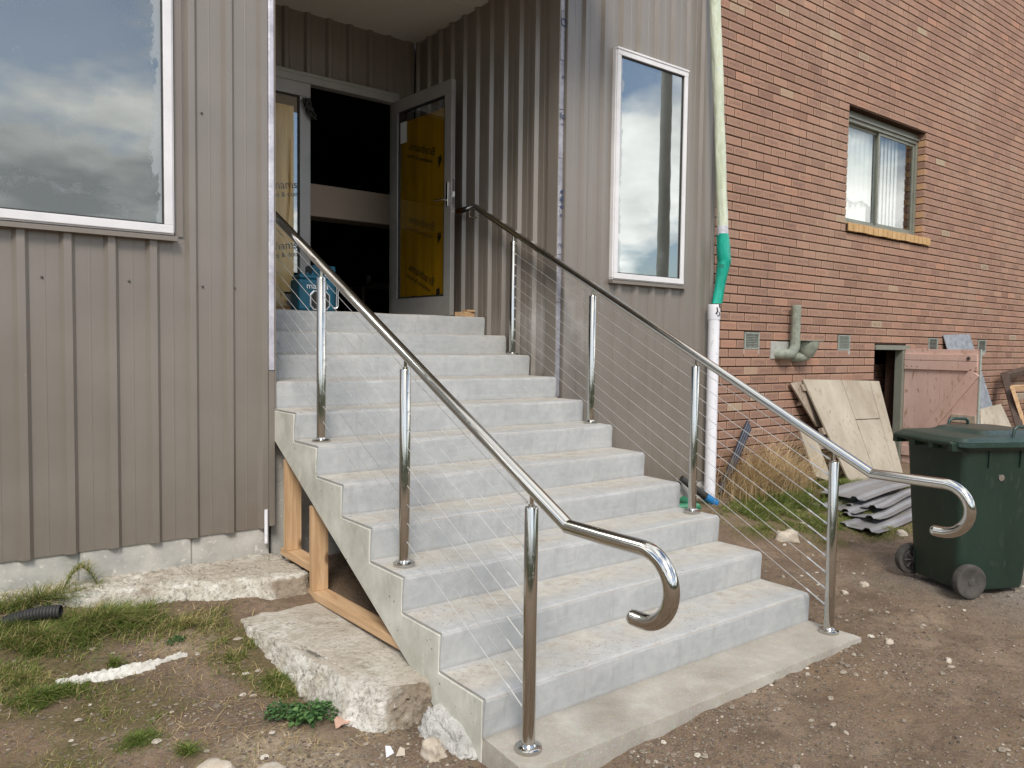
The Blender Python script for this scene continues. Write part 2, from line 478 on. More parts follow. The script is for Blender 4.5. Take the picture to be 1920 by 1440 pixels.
def mk_brick(name='red_brick', L=0.238, H=0.0863, X0=4.44, Z0=2.001):
    k = NT(name)
    p = k.xyz(k.pos)
    row = k.math('FLOOR', k.math('DIVIDE', k.math('SUBTRACT', p[2], Z0), H))
    odd = k.math('ABSOLUTE', k.math('MODULO', k.math('ADD', row, 401.0), 2.0))
    u = k.math('DIVIDE', k.math('SUBTRACT', p[0], k.math('ADD', X0, k.math('MULTIPLY', odd, L / 2))), L)
    cell = k.math('FLOOR', u)
    fu = k.math('SUBTRACT', u, cell)
    fv = k.math('FRACT', k.math('DIVIDE', k.math('SUBTRACT', p[2], Z0), H))
    wn = k.white(k.comb(cell, row, 3.0))
    rv, rc = wn['Value'], k.xyz(wn['Color'])
    base = k.ramp(rv, (0.0, (0.25, 0.145, 0.105)), (0.10, (0.290, 0.172, 0.125)), (0.5, (0.325, 0.193, 0.139)), (0.88, (0.350, 0.207, 0.148)), (0.97, (0.395, 0.215, 0.145)), (1.0, (0.37, 0.295, 0.21)))
    # light arrises, darker textured middle (as these drag-faced bricks are fired)
    eu = k.math('MULTIPLY', k.math('MINIMUM', fu, k.math('SUBTRACT', 1.0, fu)), L)
    ev = k.math('MULTIPLY', k.math('MINIMUM', fv, k.math('SUBTRACT', 1.0, fv)), H)
    e = k.math('MINIMUM', eu, ev)
    e = k.math('ADD', e, k.math('MULTIPLY', k.math('SUBTRACT', k.noise(38, 4), 0.5), 0.016))
    edge = k.ramp(e, (0.006, 0.6), (0.017, 0.0))
    col = k.mix(k.math('MULTIPLY', edge, k.math('MULTIPLY_ADD', rc[1], 0.7, 0.35)), base, (0.42, 0.275, 0.195))
    mid = k.ramp(k.noise(62, 6, 0.75), (0.40, 0.0), (0.60, 0.9))
    mk_ = k.math('MULTIPLY', k.ramp(e, (0.014, 0.0), (0.032, 1.0)), k.math('MULTIPLY', mid, k.math('MULTIPLY_ADD', rc[2], 0.85, 0.15)))
    col = k.mix(mk_, col, (0.15, 0.092, 0.078))
    wst = k.ramp(k.noise(0.9, 5, 0.6), (0.50, 0.0), (0.72, 0.35))
    col = k.mix(wst, col, (0.42, 0.31, 0.225))
    run = k.noise(3.0, 5, 0.65, k.scale(k.pos, (1.6, 1, 0.12)))
    col = k.mix(k.ramp(run, (0.58, 0.0), (0.74, 0.35)), col, (0.17, 0.11, 0.085))
    gz_ = k.math('ADD', p[2], k.math('MULTIPLY', k.math('SUBTRACT', k.noise(2.2, 5, 0.65), 0.5), 0.9))
    col = k.mix(k.ramp(gz_, (0.05, 0.65), (0.75, 0.0)), col, (0.17, 0.115, 0.085))
    nb = k.bump(k.noise(140, 5, 0.7), 0.5, 0.003, k.bump(k.noise(30, 3), 0.25, 0.005))
    return k.fin(col, 0.88, 0.0, nb, 0.25)
M_BRICK = mk_brick()
M_MORTAR = mottled('brown_mortar', (0.040, 0.023, 0.016), (0.065, 0.039, 0.028), 9, 0.95, 150, 0.4, 0.003, spec=0.1)
M_CREAMBRICK = mottled('cream_brick', (0.42, 0.26, 0.11), (0.56, 0.37, 0.19), 9, 0.85, 120, 0.3, 0.003, (0.33, 0.19, 0.09), spec=0.25)
M_TANBRICK = mottled('tan_brick', (0.36, 0.21, 0.115), (0.46, 0.28, 0.16), 9, 0.85, 120, 0.3, 0.003, spec=0.25)
M_VENT = mottled('grey_green_vent', (0.24, 0.27, 0.24), (0.34, 0.37, 0.33), 25, 0.7, 60, 0.2)
M_PIPEG = mottled('weathered_green_pipe', (0.17, 0.19, 0.155), (0.33, 0.36, 0.29), 9, 0.65, 40, 0.3, 0.003, (0.12, 0.12, 0.10))
M_PATCH = mottled('cement_patch', (0.30, 0.30, 0.27), (0.40, 0.40, 0.37), 15, 0.9, 90, 0.4)

def mk_steel(name, rough=0.11, col=(0.62, 0.61, 0.59)):
    k = NT(name)
    n = k.noise(3, 4, 0.6)
    nb = k.bump(k.noise(300, 2, 0.5, k.scale(k.pos, (1, 0.05, 0.05))), 0.02, 0.001)
    sm_ = k.noise(22, 6, 0.7)
    return k.fin(col, k.math('ADD', k.ramp(n, (0.3, rough * 0.6), (0.7, rough * 1.5)), k.ramp(sm_, (0.5, 0.0), (0.75, 0.16))), 1.0, nb)
M_STEEL = mk_steel('polished_stainless', 0.09, (0.56, 0.55, 0.52))
M_WIRE = mottled('stainless_wire', (0.54, 0.54, 0.52), (0.67, 0.67, 0.65), 20, 0.33, 0, 0, metal=0.65)

def mk_wood(name, c1, c2, c3, axis=1, knots=True, sc=1.0, rough=0.7):
    k = NT(name)
    s = [14 * sc, 14 * sc, 14 * sc]; s[axis] = 0.9 * sc
    v = k.scale(k.pos, tuple(s))
    g = k.noise(2.2, 6, 0.65, v, 0.8)
    col = k.ramp(g, (0.30, c1), (0.55, c2), (0.75, c3))
    if knots:
        s2 = [1, 1, 1]; s2[axis] = 0.55; s2[1 if axis != 1 else 0] = 0.03
        kd = k.voro(6.5, k.scale(k.pos, tuple(s2)))
        col = k.mix(k.ramp(kd, (0.07, 0.95), (0.16, 0.0)), col, tuple(c * 0.38 for c in c1))
    return k.fin(col, rough, 0.0, k.bump(g, 0.2, 0.003), 0.3)
PINE = ((0.40, 0.235, 0.12), (0.55, 0.365, 0.21), (0.63, 0.45, 0.29))
M_PINEY = mk_wood('pine_timber_flat', *PINE, axis=1)
M_PINEZ = mk_wood('pine_timber_upright', *PINE, axis=2)
M_PINEX = mk_wood('pine_timber_cross', *PINE, axis=0)
M_PLY = mottled('weathered_plywood', (0.31, 0.262, 0.20), (0.45, 0.40, 0.325), 3.0, 0.85, 60, 0.25, 0.003, (0.30, 0.24, 0.17), stretch=(1, 1, 0.5))
M_OLDWOOD = mottled('grey_weathered_wood', (0.27, 0.215, 0.165), (0.40, 0.33, 0.26), 7, 0.85, 50, 0.3, 0.004, (0.19, 0.14, 0.10), stretch=(1, 1, 0.3))
M_PINK = mottled('faded_pink_paint', (0.50, 0.335, 0.28), (0.62, 0.44, 0.38), 3.5, 0.75, 50, 0.3, 0.003, (0.36, 0.235, 0.16), stretch=(1, 1, 0.4))
M_SLATE = mottled('grey_fibre_cement', (0.16, 0.175, 0.195), (0.29, 0.31, 0.34), 12, 0.75, 60, 0.3, 0.004, (0.07, 0.08, 0.10))
M_BROWNM = mottled('brown_painted_metal', (0.055, 0.036, 0.028), (0.09, 0.062, 0.05), 9, 0.4, 0, 0)
M_SHEET = mottled('grey_steel_sheet', (0.17, 0.166, 0.17), (0.24, 0.236, 0.24), 3, 0.5, 30, 0.1, 0.004, (0.22, 0.20, 0.19))
M_BIN = mottled('dark_green_plastic', (0.010, 0.025, 0.017), (0.016, 0.036, 0.025), 5, 0.42, 90, 0.12, 0.002, (0.026, 0.042, 0.033), stretch=(1, 1, 0.4))
M_LID = mottled('green_lid_plastic', (0.013, 0.033, 0.026), (0.024, 0.050, 0.042), 5, 0.33, 90, 0.12, 0.002, (0.05, 0.07, 0.07))
M_TYRE = mottled('dusty_black_tyre', (0.04, 0.037, 0.034), (0.085, 0.075, 0.066), 14, 0.85, 60, 0.4)
M_PVC = mottled('white_pvc', (0.70, 0.70, 0.75), (0.80, 0.80, 0.84), 4, 0.35, 0, 0, c3=(0.60, 0.59, 0.60))
M_WRAP = mottled('milky_green_plastic', (0.42, 0.47, 0.33), (0.66, 0.70, 0.56), 8, 0.28, 16, 0.8, 0.02, stretch=(1, 1, 0.35), c3=(0.50, 0.60, 0.56))
M_TEAL = mottled('teal_plastic', (0.0, 0.24, 0.17), (0.01, 0.40, 0.29), 9, 0.25, 14, 0.8, 0.02, stretch=(1, 1, 0.3))
M_BLUEP = mottled('blue_plastic', (0.01, 0.13, 0.33), (0.02, 0.18, 0.42), 9, 0.35, 0, 0)
M_GREENP = mottled('green_plastic_pipe', (0.02, 0.16, 0.085), (0.04, 0.22, 0.12), 9, 0.5, 0, 0)
M_RADIO = mottled('teal_blue_plastic', (0.004, 0.085, 0.145), (0.008, 0.115, 0.185), 9, 0.45, 0, 0)
M_CHROME = mk_steel('radio_trim', 0.25, (0.7, 0.7, 0.7))
M_DKBLUE = mottled('blue_black_plastic', (0.012, 0.018, 0.035), (0.03, 0.04, 0.065), 9, 0.4, 40, 0.2)
M_CARD = mottled('box_card', (0.55, 0.55, 0.52), (0.62, 0.62, 0.6), 9, 0.8, 0, 0)
M_LACE = mottled('lace_curtain', (0.78, 0.78, 0.76), (0.86, 0.86, 0.85), 14, 0.9, 60, 0.2)
M_BLIND = mottled('vertical_blind', (0.80, 0.81, 0.82), (0.86, 0.87, 0.87), 5, 0.7, 0, 0)
M_CHALK = mottled('white_plaster', (0.48, 0.455, 0.41), (0.66, 0.64, 0.59), 12, 0.9, 60, 0.5, 0.006, (0.40, 0.36, 0.30))
M_ORANGE = mottled('faded_orange_wrapper', (0.42, 0.24, 0.17), (0.56, 0.38, 0.30), 14, 0.5, 20, 0.3)

def mk_attr(name, stops, rough=0.8, trans=0.0):
    k = NT(name)
    a = k.n('Attribute', attribute_name='rnd')
    col = k.ramp(a.outputs['Fac'], *stops)
    n = k.noise(60, 3)
    col = k.mix(k.ramp(n, (0.3, 0.35), (0.6, 0.0)), col, k.mix(1.0, col, (0.6, 0.6, 0.6), 'MULTIPLY'))
    m = k.fin(col, rough, 0.0, None, 0.25)
    if trans:
        k.b.inputs['Subsurface Weight'].default_value = 0.0
        t = k.n('BsdfTranslucent'); k.l(col, t.inputs['Color'])
        ms = k.n('MixShader'); ms.inputs[0].default_value = trans
        k.l(k.b.outputs[0], ms.inputs[1]); k.l(t.outputs[0], ms.inputs[2]); k.l(ms.outputs[0], k.out.inputs[0])
    return m
M_GRASS = mk_attr('grass_blades', [(0.0, (0.068, 0.110, 0.022)), (0.35, (0.130, 0.190, 0.036)), (0.62, (0.225, 0.265, 0.065)), (0.78, (0.34, 0.29, 0.11)), (1.0, (0.52, 0.40, 0.21))], 0.6, 0.25)
M_STRAW = mk_attr('dry_straw', [(0.0, (0.30, 0.195, 0.09)), (0.5, (0.48, 0.345, 0.18)), (1.0, (0.64, 0.51, 0.31))], 0.75, 0.15)
M_LEAF = mk_attr('weed_leaves', [(0.0, (0.035, 0.09, 0.03)), (0.6, (0.075, 0.165, 0.05)), (1.0, (0.15, 0.26, 0.09))], 0.5, 0.2)
M_GRAVEL = mk_attr('gravel_stones', [(0.0, (0.10, 0.078, 0.06)), (0.45, (0.20, 0.165, 0.13)), (0.75, (0.31, 0.265, 0.21)), (0.90, (0.40, 0.35, 0.29)), (1.0, (0.52, 0.47, 0.40))], 0.9)
M_STONE = mottled('pale_limestone', (0.36, 0.30, 0.23), (0.54, 0.48, 0.40), 14, 0.9, 60, 0.5, 0.006, (0.30, 0.25, 0.19))

# ================================================================ ground
T, H, W = 0.30744, 0.1565, 2.176
def gz0(x, y):
    x = np.asarray(x, float); y = np.asarray(y, float)
    zf = -0.083 + 0.06 * ss(-0.1, 2.2, x)
    AL = 0.255 * ss(0.6, 2.2, y)
    AR = 0.15 * ss(0.7, 2.1, y)
    k = ss(-0.1, 1.6, x)
    return zf + AL * (1 - k) + AR * k
_perm = rng.random((64, 64))
def vnoise(x, y, f):
    x = np.asarray(x) * f; y = np.asarray(y) * f
    xi = np.floor(x).astype(int); yi = np.floor(y).astype(int)
    fx = x - xi; fy = y - yi
    fx = fx * fx * (3 - 2 * fx); fy = fy * fy * (3 - 2 * fy)
    g = lambda a, b: _perm[a % 64, b % 64]
    return (g(xi, yi) * (1 - fx) + g(xi + 1, yi) * fx) * (1 - fy) + (g(xi, yi + 1) * (1 - fx) + g(xi + 1, yi + 1) * fx) * fy - 0.5
def gz(x, y):
    z = gz0(x, y)
    fade = ss(14, 7, np.abs(np.asarray(x))) if True else 1
    z = z + 0.05 * vnoise(x, y, 1.3) * fade * 0.6 + 0.026 * vnoise(x + 9.1, y, 4.7) + 0.015 * vnoise(x, y + 3.3, 11) + 0.009 * vnoise(x + 1.7, y, 29)
    return z
# grass patches: centre, radii, blades, height, dryness, spread of lean
GRASS = [(-1.32, 1.84, 0.22, 0.035, 650, 0.085, 0.30), (-1.25, 1.70, 0.42, 0.15, 2100, 0.10, 0.38), (-1.2, 2.06, 0.45, 0.05, 900, 0.14, 0.38), (-0.98, 1.74, 0.32, 0.18, 1700, 0.12, 0.36), (-1.35, 1.45, 0.35, 0.25, 1100, 0.05, 0.45),
         (-1.28, 1.28, 0.20, 0.08, 800, 0.06, 0.15), (-0.62, 1.62, 0.22, 0.12, 500, 0.07, 0.75), (-0.50, 1.32, 0.13, 0.26, 900, 0.055, 0.40),
         (-0.42, 1.02, 0.10, 0.22, 900, 0.055, 0.30), (-1.05, 1.10, 0.25, 0.18, 350, 0.035, 0.6), (-1.02, 0.85, 0.10, 0.07, 330, 0.045, 0.12),
         (-0.88, 0.68, 0.045, 0.06, 190, 0.055, 0.10), (-1.30, 0.80, 0.18, 0.2, 300, 0.035, 0.45), (-0.97, 0.98, 0.06, 0.04, 160, 0.04, 0.2), (-1.0, 1.42, 0.03, 0.03, 60, 0.07, 0.15),
         (4.75, 1.72, 0.80, 0.38, 6500, 0.12, 0.16), (5.6, 1.75, 0.7, 0.40, 5000, 0.11, 0.15), (4.45, 1.28, 0.50, 0.26, 3200, 0.06, 0.25), (6.6, 1.55, 0.6, 0.30, 2200, 0.09, 0.2), (5.1, 1.2, 0.6, 0.3, 3000, 0.06, 0.2),
         (4.75, 0.85, 0.5, 0.16, 1100, 0.05, 0.40), (3.95, 0.95, 0.22, 0.15, 250, 0.03, 0.5), (4.05, 1.62, 0.42, 0.36, 3600, 0.07, 0.22), (4.35, 1.22, 0.55, 0.18, 3000, 0.05, 0.28), (3.75, 1.35, 0.35, 0.15, 1300, 0.04, 0.40), (7.9, 1.0, 0.9, 0.6, 1600, 0.06, 0.3),
         (0.9, 1.9, 0.3, 0.15, 160, 0.12, 0.2)]
def axis_pts(lo, hi, step, far):
    c = list(np.arange(lo, hi + 1e-6, step))
    a, d = lo, step
    left = []
    while a > -far:
        d *= 1.35; a -= d; left.append(a)
    b, d = hi, step
    right = []
    while b < far:
        d *= 1.35; b += d; right.append(b)
    return np.array(left[::-1] + c + right)
gx = axis_pts(-2.2, 6.6, 0.024, 400)
gy = axis_pts(-1.7, 2.3, 0.022, 400)
X, Y = np.meshgrid(gx, gy, indexing='ij')
Z = gz(X, Y)
nx_, ny_ = X.shape
idx = np.arange(nx_ * ny_).reshape(nx_, ny_)
quads = np.stack([idx[:-1, :-1], idx[1:, :-1], idx[1:, 1:], idx[:-1, 1:]], -1).reshape(-1, 4)
gm = bpy.data.meshes.new('ground')
gm.from_pydata(np.stack([X, Y, Z], -1).reshape(-1, 3).tolist(), [], quads.tolist())
veg = np.zeros_like(X)
for (cx, cy, rx, ry, n, h, d) in GRASS:
    q = ((X - cx) / (rx * 1.15)) ** 2 + ((Y - cy) / (ry * 1.15)) ** 2
    veg = np.maximum(veg, ss(1.25, 0.2, q + 0.9 * vnoise(X, Y, 9)))
sand = np.maximum(ss(1.0, 0.1, ((X + 0.55) / 0.45) ** 2 + ((Y - 0.42) / 0.28) ** 2 + 0.9 * vnoise(X, Y, 6)), 0)
sand = np.maximum(sand, 0.7 * ss(1.0, 0.1, ((X + 0.72) / 0.2) ** 2 + ((Y - 1.5) / 0.15) ** 2 + 0.9 * vnoise(X, Y, 7)))
for nm, arr in (('veg', veg), ('sand', sand)):
    at = gm.attributes.new(nm, 'FLOAT', 'POINT'); at.data.foreach_set('value', arr.reshape(-1).astype(np.float32))
gm.shade_smooth()
def mk_soil():
    k = NT('bare_soil')
    n = k.noise(2.2, 7, 0.66)
    col = k.ramp(n, (0.28, (0.155, 0.106, 0.070)), (0.50, (0.232, 0.164, 0.110)), (0.72, (0.335, 0.248, 0.174)))
    n2 = k.noise(26, 6, 0.7)
    col = k.mix(k.ramp(n2, (0.38, 0.65), (0.52, 0.0)), col, (0.135, 0.098, 0.072))
    gr = k.voro(160, None, 'F1', 'Color')
    gm_ = k.ramp(k.noise(150, 3, 0.6), (0.56, 0.0), (0.66, 0.6))
    col = k.mix(gm_, col, k.mix(0.7, gr, (0.27, 0.22, 0.17)))
    pl = k.noise(0.9, 4, 0.6)
    col = k.mix(k.ramp(pl, (0.55, 0.0), (0.72, 0.35)), col, (0.26, 0.20, 0.145))
    dp = k.noise(1.5, 6, 0.65, k.scale(k.pos, (1, 1.8, 1)), 0.6)
    col = k.mix(k.ramp(dp, (0.50, 0.0), (0.66, 0.55)), col, (0.120, 0.083, 0.058))
    rd = k.noise(0.8, 5, 0.6)
    col = k.mix(k.ramp(rd, (0.54, 0.0), (0.68, 0.35)), col, (0.30, 0.20, 0.12))
    va = k.n('Attribute', attribute_name='veg'); sa = k.n('Attribute', attribute_name='sand')
    th = k.ramp(k.noise(55, 5, 0.7), (0.3, (0.075, 0.078, 0.026)), (0.55, (0.15, 0.12, 0.055)), (0.75, (0.26, 0.19, 0.10)))
    col = k.mix(k.math('MULTIPLY', va.outputs['Fac'], 0.75), col, th)
    gp_ = k.xyz(k.pos)
    gd = k.math('ADD', k.math('MULTIPLY', gp_[0], 1.0), k.math('MULTIPLY', k.math('SUBTRACT', k.noise(1.6, 5, 0.6), 0.5), 2.2))
    gyd = k.math('ABSOLUTE', k.math('SUBTRACT', gp_[1], -0.25))
    gmk = k.math('MULTIPLY', k.ramp(k.math('MULTIPLY', gd, 0.2), (0.60, 0.0), (0.80, 0.65)), k.ramp(gyd, (0.35, 1.0), (0.8, 0.0)))
    col = k.mix(gmk, col, k.ramp(k.noise(70, 5, 0.7), (0.3, (0.17, 0.155, 0.135)), (0.7, (0.38, 0.355, 0.32))))
    sd_ = k.ramp(k.noise(30, 6, 0.7), (0.3, (0.25, 0.18, 0.115)), (0.6, (0.46, 0.37, 0.26)), (0.8, (0.58, 0.49, 0.36)))
    col = k.mix(k.math('MULTIPLY', sa.outputs['Fac'], 0.8), col, sd_)
    nb = k.bump(k.noise(85, 7, 0.78), 0.9, 0.016, k.bump(k.voro(60), 0.45, 0.012))
    return k.fin(col, 0.95, 0.0, nb, 0.15)
M_SOIL = mk_soil()
gm.materials.append(M_SOIL)
ground = bpy.data.objects.new('ground', gm)
COL.objects.link(ground)
tag(ground, kind='structure')
def gpt(px, py):                               # pixel of the photograph -> point on the ground
    z = -0.05
    for _ in range(6):
        p = hit(px, py, 2, z); z = float(gz(p.x, p.y))
    return Vector((p.x, p.y, z))

# wooded ridge round the yard behind the photographer (the windows and the steel mirror it)
vs_, fs = [], []
NA = 160
for i in range(NA + 1):
    az = R(60 + 250 * i / NA)
    for j, (rr, hf) in enumerate(((34, 0.0), (38, 0.55), (42, 0.9), (48, 1.0), (70, 0.8))):
        hh = 7.0 + 3.0 * fbm((math.sin(az) * 3.0, math.cos(az) * 3.0, 1.0), 4, 1.6) + 1.4 * fbm((math.sin(az) * 20, math.cos(az) * 20, j * 2.0), 3, 1.4)
        vs_.append((math.sin(az) * rr, math.cos(az) * rr, -0.5 + hf * hh))
for i in range(NA):
    for j in range(4):
        a = i * 5 + j
        fs.append((a, a + 5, a + 6, a + 1))
M_HILL = mottled('wooded_ridge', (0.022, 0.034, 0.014), (0.075, 0.082, 0.036), 0.35, 0.95, 0.8, 0.6, 0.5, (0.03, 0.035, 0.018))
tag(MB().add(vs_, fs).build('hills', M_HILL, None, smooth=80), kind='structure')

# ================================================================ rough hexahedra (footings, rocks)
def rough_hex(c, n=(20, 12, 8), amp=0.02, f=9.0, round_=0.25, seed=0, fine=0.4, pull=0.02):
    """c: 8 corners, bottom 4 (ccw) then top 4. Returns an MB of a weathered, rounded block."""
    c = [Vector(p) for p in c]
    cen = sum(c, Vector()) / 8
    def tri(u, v, w_):
        b = c[0] * (1 - u) * (1 - v) + c[1] * u * (1 - v) + c[2] * u * v + c[3] * (1 - u) * v
        t = c[4] * (1 - u) * (1 - v) + c[5] * u * (1 - v) + c[6] * u * v + c[7] * (1 - u) * v
        return b * (1 - w_) + t * w_
    mb = MB(); key = {}; fs = []
    def vid(i, j, k):
        q = (i, j, k)
        if q not in key:
            u, v, w_ = i / n[0], j / n[1], k / n[2]
            p = tri(u, v, w_)
            # rounding: pull corners/edges in
            du, dv, dw = abs(2 * u - 1), abs(2 * v - 1), abs(2 * w_ - 1)
            s = sorted((du, dv, dw))
            e = max(0, s[1] - (1 - round_)) / max(round_, 1e-6)
            p = p + (cen - p).normalized() * (pull * e * e)
            d = (p - cen).normalized()
            q3 = p + Vector((seed * 3.1, seed * 1.7, seed * 0.9))
            p = p + d * (amp * fbm(q3, 4, f) + amp * fine * fbm(q3, 3, f * 4.3))
            key[q] = len(mb.v); mb.v.append(tuple(p))
        return key[q]
    for (a, b, cc_, ax) in ((n[0], n[1], n[2], 2), (n[0], n[2], n[1], 1), (n[1], n[2], n[0], 0)):
        for i in range(a):
            for j in range(b):
                for side in (0, cc_):
                    g = lambda x, y: (vid(x, y, side) if ax == 2 else vid(x, side, y) if ax == 1 else vid(side, x, y))
                    fs.append((g(i, j), g(i + 1, j), g(i + 1, j + 1), g(i, j + 1)))
    mb.f = fs; mb.a = [0.0] * len(fs)
    return mb
def rock(name, p, s, mat, label, cat='rock', seed=0, flat=0.6, group=None, n=7, amp=0.25):
    p = Vector(p); sx_, sy_, sz_ = s
    rz = seed * 1.3
    cs = []
    for (u, v, w_) in ((-1, -1, 0), (1, -1, 0), (1, 1, 0), (-1, 1, 0), (-.7, -.7, 1), (.75, -.65, 1), (.7, .75, 1), (-.65, .7, 1)):
        q = Vector((u * sx_ / 2 * random.uniform(.8, 1.1), v * sy_ / 2 * random.uniform(.8, 1.1), w_ * sz_ * random.uniform(.8, 1.1) - 0.2 * sz_))
        q.rotate(Matrix.Rotation(rz, 3, 'Z')); cs.append(p + q)
    o = rough_hex(cs, (n, n, n), amp * min(sx_, sy_, sz_), 2.2 / max(s), 0.6, seed, pull=0.12 * min(sx_, sy_)).build(name, mat, None, smooth=60)
    return tag(o, label, cat, group)

# ================================================================ footpath slab and staircase
def loft_side(pts, x0, x1):                     # (y,z) profile -> prism along x
    return MB().prism([(x0, y, z) for y, z in pts], (x1 - x0, 0, 0))
padmb = rough_hex([(-0.02, -0.285, -0.2), (2.20, -0.30, -0.2), (2.20, 0.03, -0.2), (-0.0, 0.03, -0.2), (-0.02, -0.275, 0.0), (2.19, -0.29, 0.0), (2.19, 0.03, 0.0), (0.0, 0.03, 0.0)], (90, 14, 6), 0.004, 6, 0.06, 3, 0.8, pull=0.006)
pad = padmb.build('paving_slab', M_SLAB, None, smooth=40)
tag(pad, 'worn concrete slab strip at the foot of the steps', 'slab', kind='structure')

stairs = thing('concrete_staircase', (W / 2, 0, 0), 'broad flight of eleven new grey concrete steps up to the open doors', 'staircase')
def step_mb(n):
    """one trowelled step: rounded nosing, slightly uneven faces"""
    y0, z1 = (n - 1) * T, n * H
    z0 = (n - 1) * H - (0.0 if n == 1 else 0.004)
    y1 = n * T + 0.012 if n < 11 else 4.62
    x0, x1 = (0.0, W) if n <= 8 else (0.012, W - 0.012)
    NX = 64
    prof = []
    r = 0.017
    prof.append((y0 + 0.009, z0))
    prof.append((y0 + 0.006, z0 + 0.4 * (z1 - z0)))
    for a in range(0, 6):
        an = R(180 - 90 * a / 5)
        prof.append((y0 + r + r * math.cos(an), z1 - r + r * math.sin(an)))
    for fr in (0.15, 0.4, 0.7, 1.0):
        prof.append((y0 + r + (y1 - y0 - r) * fr, z1))
    prof.append((y1, z0)) 
    m = MB(); k = len(prof); vs_ = []
    for i in range(NX + 1):
        u = i / NX
        x = x0 + (x1 - x0) * u
        for j, (y, z) in enumerate(prof):
            dz = 0.0035 * fbm((x * 1.0, y * 1.0, n * 7.0), 3, 2.6) if 1 < j < k - 1 else 0
            dy = 0.005 * fbm((x, z * 1.0, n * 3.0 + 50), 3, 2.3) if 0 < j < 8 else 0
            xx = x + (0.004 * fbm((y, z, n * 9.0), 2, 11) if i in (0, NX) else 0)
            if i in (0, NX) and 1 < j < 9:   # worn corners
                xx += (0.006 if i == 0 else -0.006) * (1 if 3 <= j <= 6 else 0.4)
            vs_.append((xx, y + dy, z + dz))
    fs = []
    for i in range(NX):
        for j in range(k):
            a, b = i * k + j, i * k + (j + 1) % k
            fs.append((a, b, b + k, a + k))
    fs.append(tuple(range(k))); fs.append(tuple(range(NX * k, NX * k + k))[::-1])
    return m.add(vs_, fs)
for n in range(1, 12):
    step_mb(n).build('step', M_STEP, stairs, smooth=38)
# formed side: a saw-toothed stringer whose face stands 3 mm proud of the step ends
prof = [(0.012, -0.10)]
for n in range(1, 9):
    prof += [((n - 1) * T + 0.017, (n - 1) * H - (0.1 if n == 1 else 0.012)), ((n - 1) * T + 0.017, n * H - 0.012)]
prof = prof[1:]
ye = 2.150
prof += [(ye, 7 * H + H - 0.012) if False else (ye, 7 * H - 0.012 + 0.0)]
prof = [p for p in prof if p[0] <= ye + 1e-6]
prof += [(ye, 0.195 + 0.509 * (ye - 0.756)), (0.756, 0.195), (0.18, -0.10)]
def side_mb():
    m = MB()
    x0, x1 = -0.004, W - 0.004
    m.prism([(x0, y, z) for y, z in prof], (0.25, 0, 0))
    return m
sd_o = side_mb().build('stringer', M_FORMED, stairs, bevel=0.003)
# waist under the upper flight; unseen far-side fill added to darken the void
m = MB()
m.prism([(0.246, 0.20, -0.09), (0.246, 2.146, 0.89), (0.246, 2.146, 1.08), (0.246, 0.3, 0.10)], (W - 0.26, 0, 0))
m.build('soffit_slope', M_FORMED, stairs)
m = MB().prism([(W - 0.16, 0.02, -0.12), (W - 0.16, 2.146, -0.12), (W - 0.16, 2.146, 1.08), (W - 0.16, 0.02, 0.0)], (0.15, 0, 0))
m.build('added_side_blocker', M_FORMED, stairs)

# ================================================================ clad building
PITCH, RIB = 0.2005, 0.018
def clad_profile(a, b, phase=0.0, RIB=RIB):
    """points (along, out) of ribbed sheet from a to b; out>0 is towards the viewer"""
    base = [(-0.036, 0.0), (-0.017, RIB), (0.017, RIB), (0.036, 0.0), (0.096, 0.0), (0.098, 0.0014), (0.104, 0.0014), (0.106, 0.0)]
    pts = []
    k0 = math.floor((a - phase) / PITCH) - 1
    while k0 * PITCH + phase < b + PITCH:
        for u, o in base:
            pts.append((k0 * PITCH + phase + u, o))
        k0 += 1
    out = []
    def at(x):
        for (p, q) in zip(pts, pts[1:]):
            if p[0] <= x <= q[0]:
                t = 0 if q[0] == p[0] else (x - p[0]) / (q[0] - p[0])
                return p[1] + (q[1] - p[1]) * t
        return 0
    out.append((a, at(a)))
    out += [p for p in pts if a + 1e-4 < p[0] < b - 1e-4]
    out.append((b, at(b)))
    return out
def clad(a, b, z0, z1, plane, axis, sign, parent, phase=0.0, sheet=0.802, mat=None, name='cladding_sheet', rib=0.026):
    """axis 0: wall runs along x at y=plane, ribs towards sign*y; axis 1: wall runs along y at x=plane"""
    s = a
    edges = [a]
    first = math.ceil((a - phase - 0.05) / sheet) * sheet + phase + 0.05
    while first < b - 0.08:
        if first > a + 0.08: edges.append(first)
        first += sheet
    edges.append(b)
    for i, (p, q) in enumerate(zip(edges, edges[1:])):
        pr = clad_profile(p, q, phase, rib)
        lift = 0.0012 * (i % 2)
        vs_, fs = [], []
        for (u, o) in pr:
            for zz in (z0, z1):
                for th in (0.0, -0.002):
                    off = plane + sign * (o + th + lift)
                    vs_.append((u, off, zz) if axis == 0 else (off, u, zz))
        for j in range(len(pr) - 1):
            A, B = j * 4, (j + 1) * 4
            fs += [(A, B, B + 2, A + 2), (A + 1, A + 3, B + 3, B + 1), (A, A + 1, B + 1, B), (A + 2, B + 2, B + 3, A + 3)]
        MB().add(vs_, fs).build(name, mat or M_CLAD, parent)
YP = 2.186                                     # pan plane of the front walls (ribs reach y = 2.156)
ZTOP = 6.2
bldg = thing('clad_building', (1.0, 2.3, 0.2), 'building clad in taupe ribbed steel sheets with a recessed double door entry', 'building')
PH_L = -0.055
clad(-4.2, -0.548, 0.388, 2.045, YP, 0, -1, bldg, PH_L)
clad(-0.548, -0.034, 0.388, ZTOP, YP, 0, -1, bldg, PH_L)
clad(-4.2, -0.548, 4.9, ZTOP, YP, 0, -1, bldg, PH_L)
PH_R = 2.445
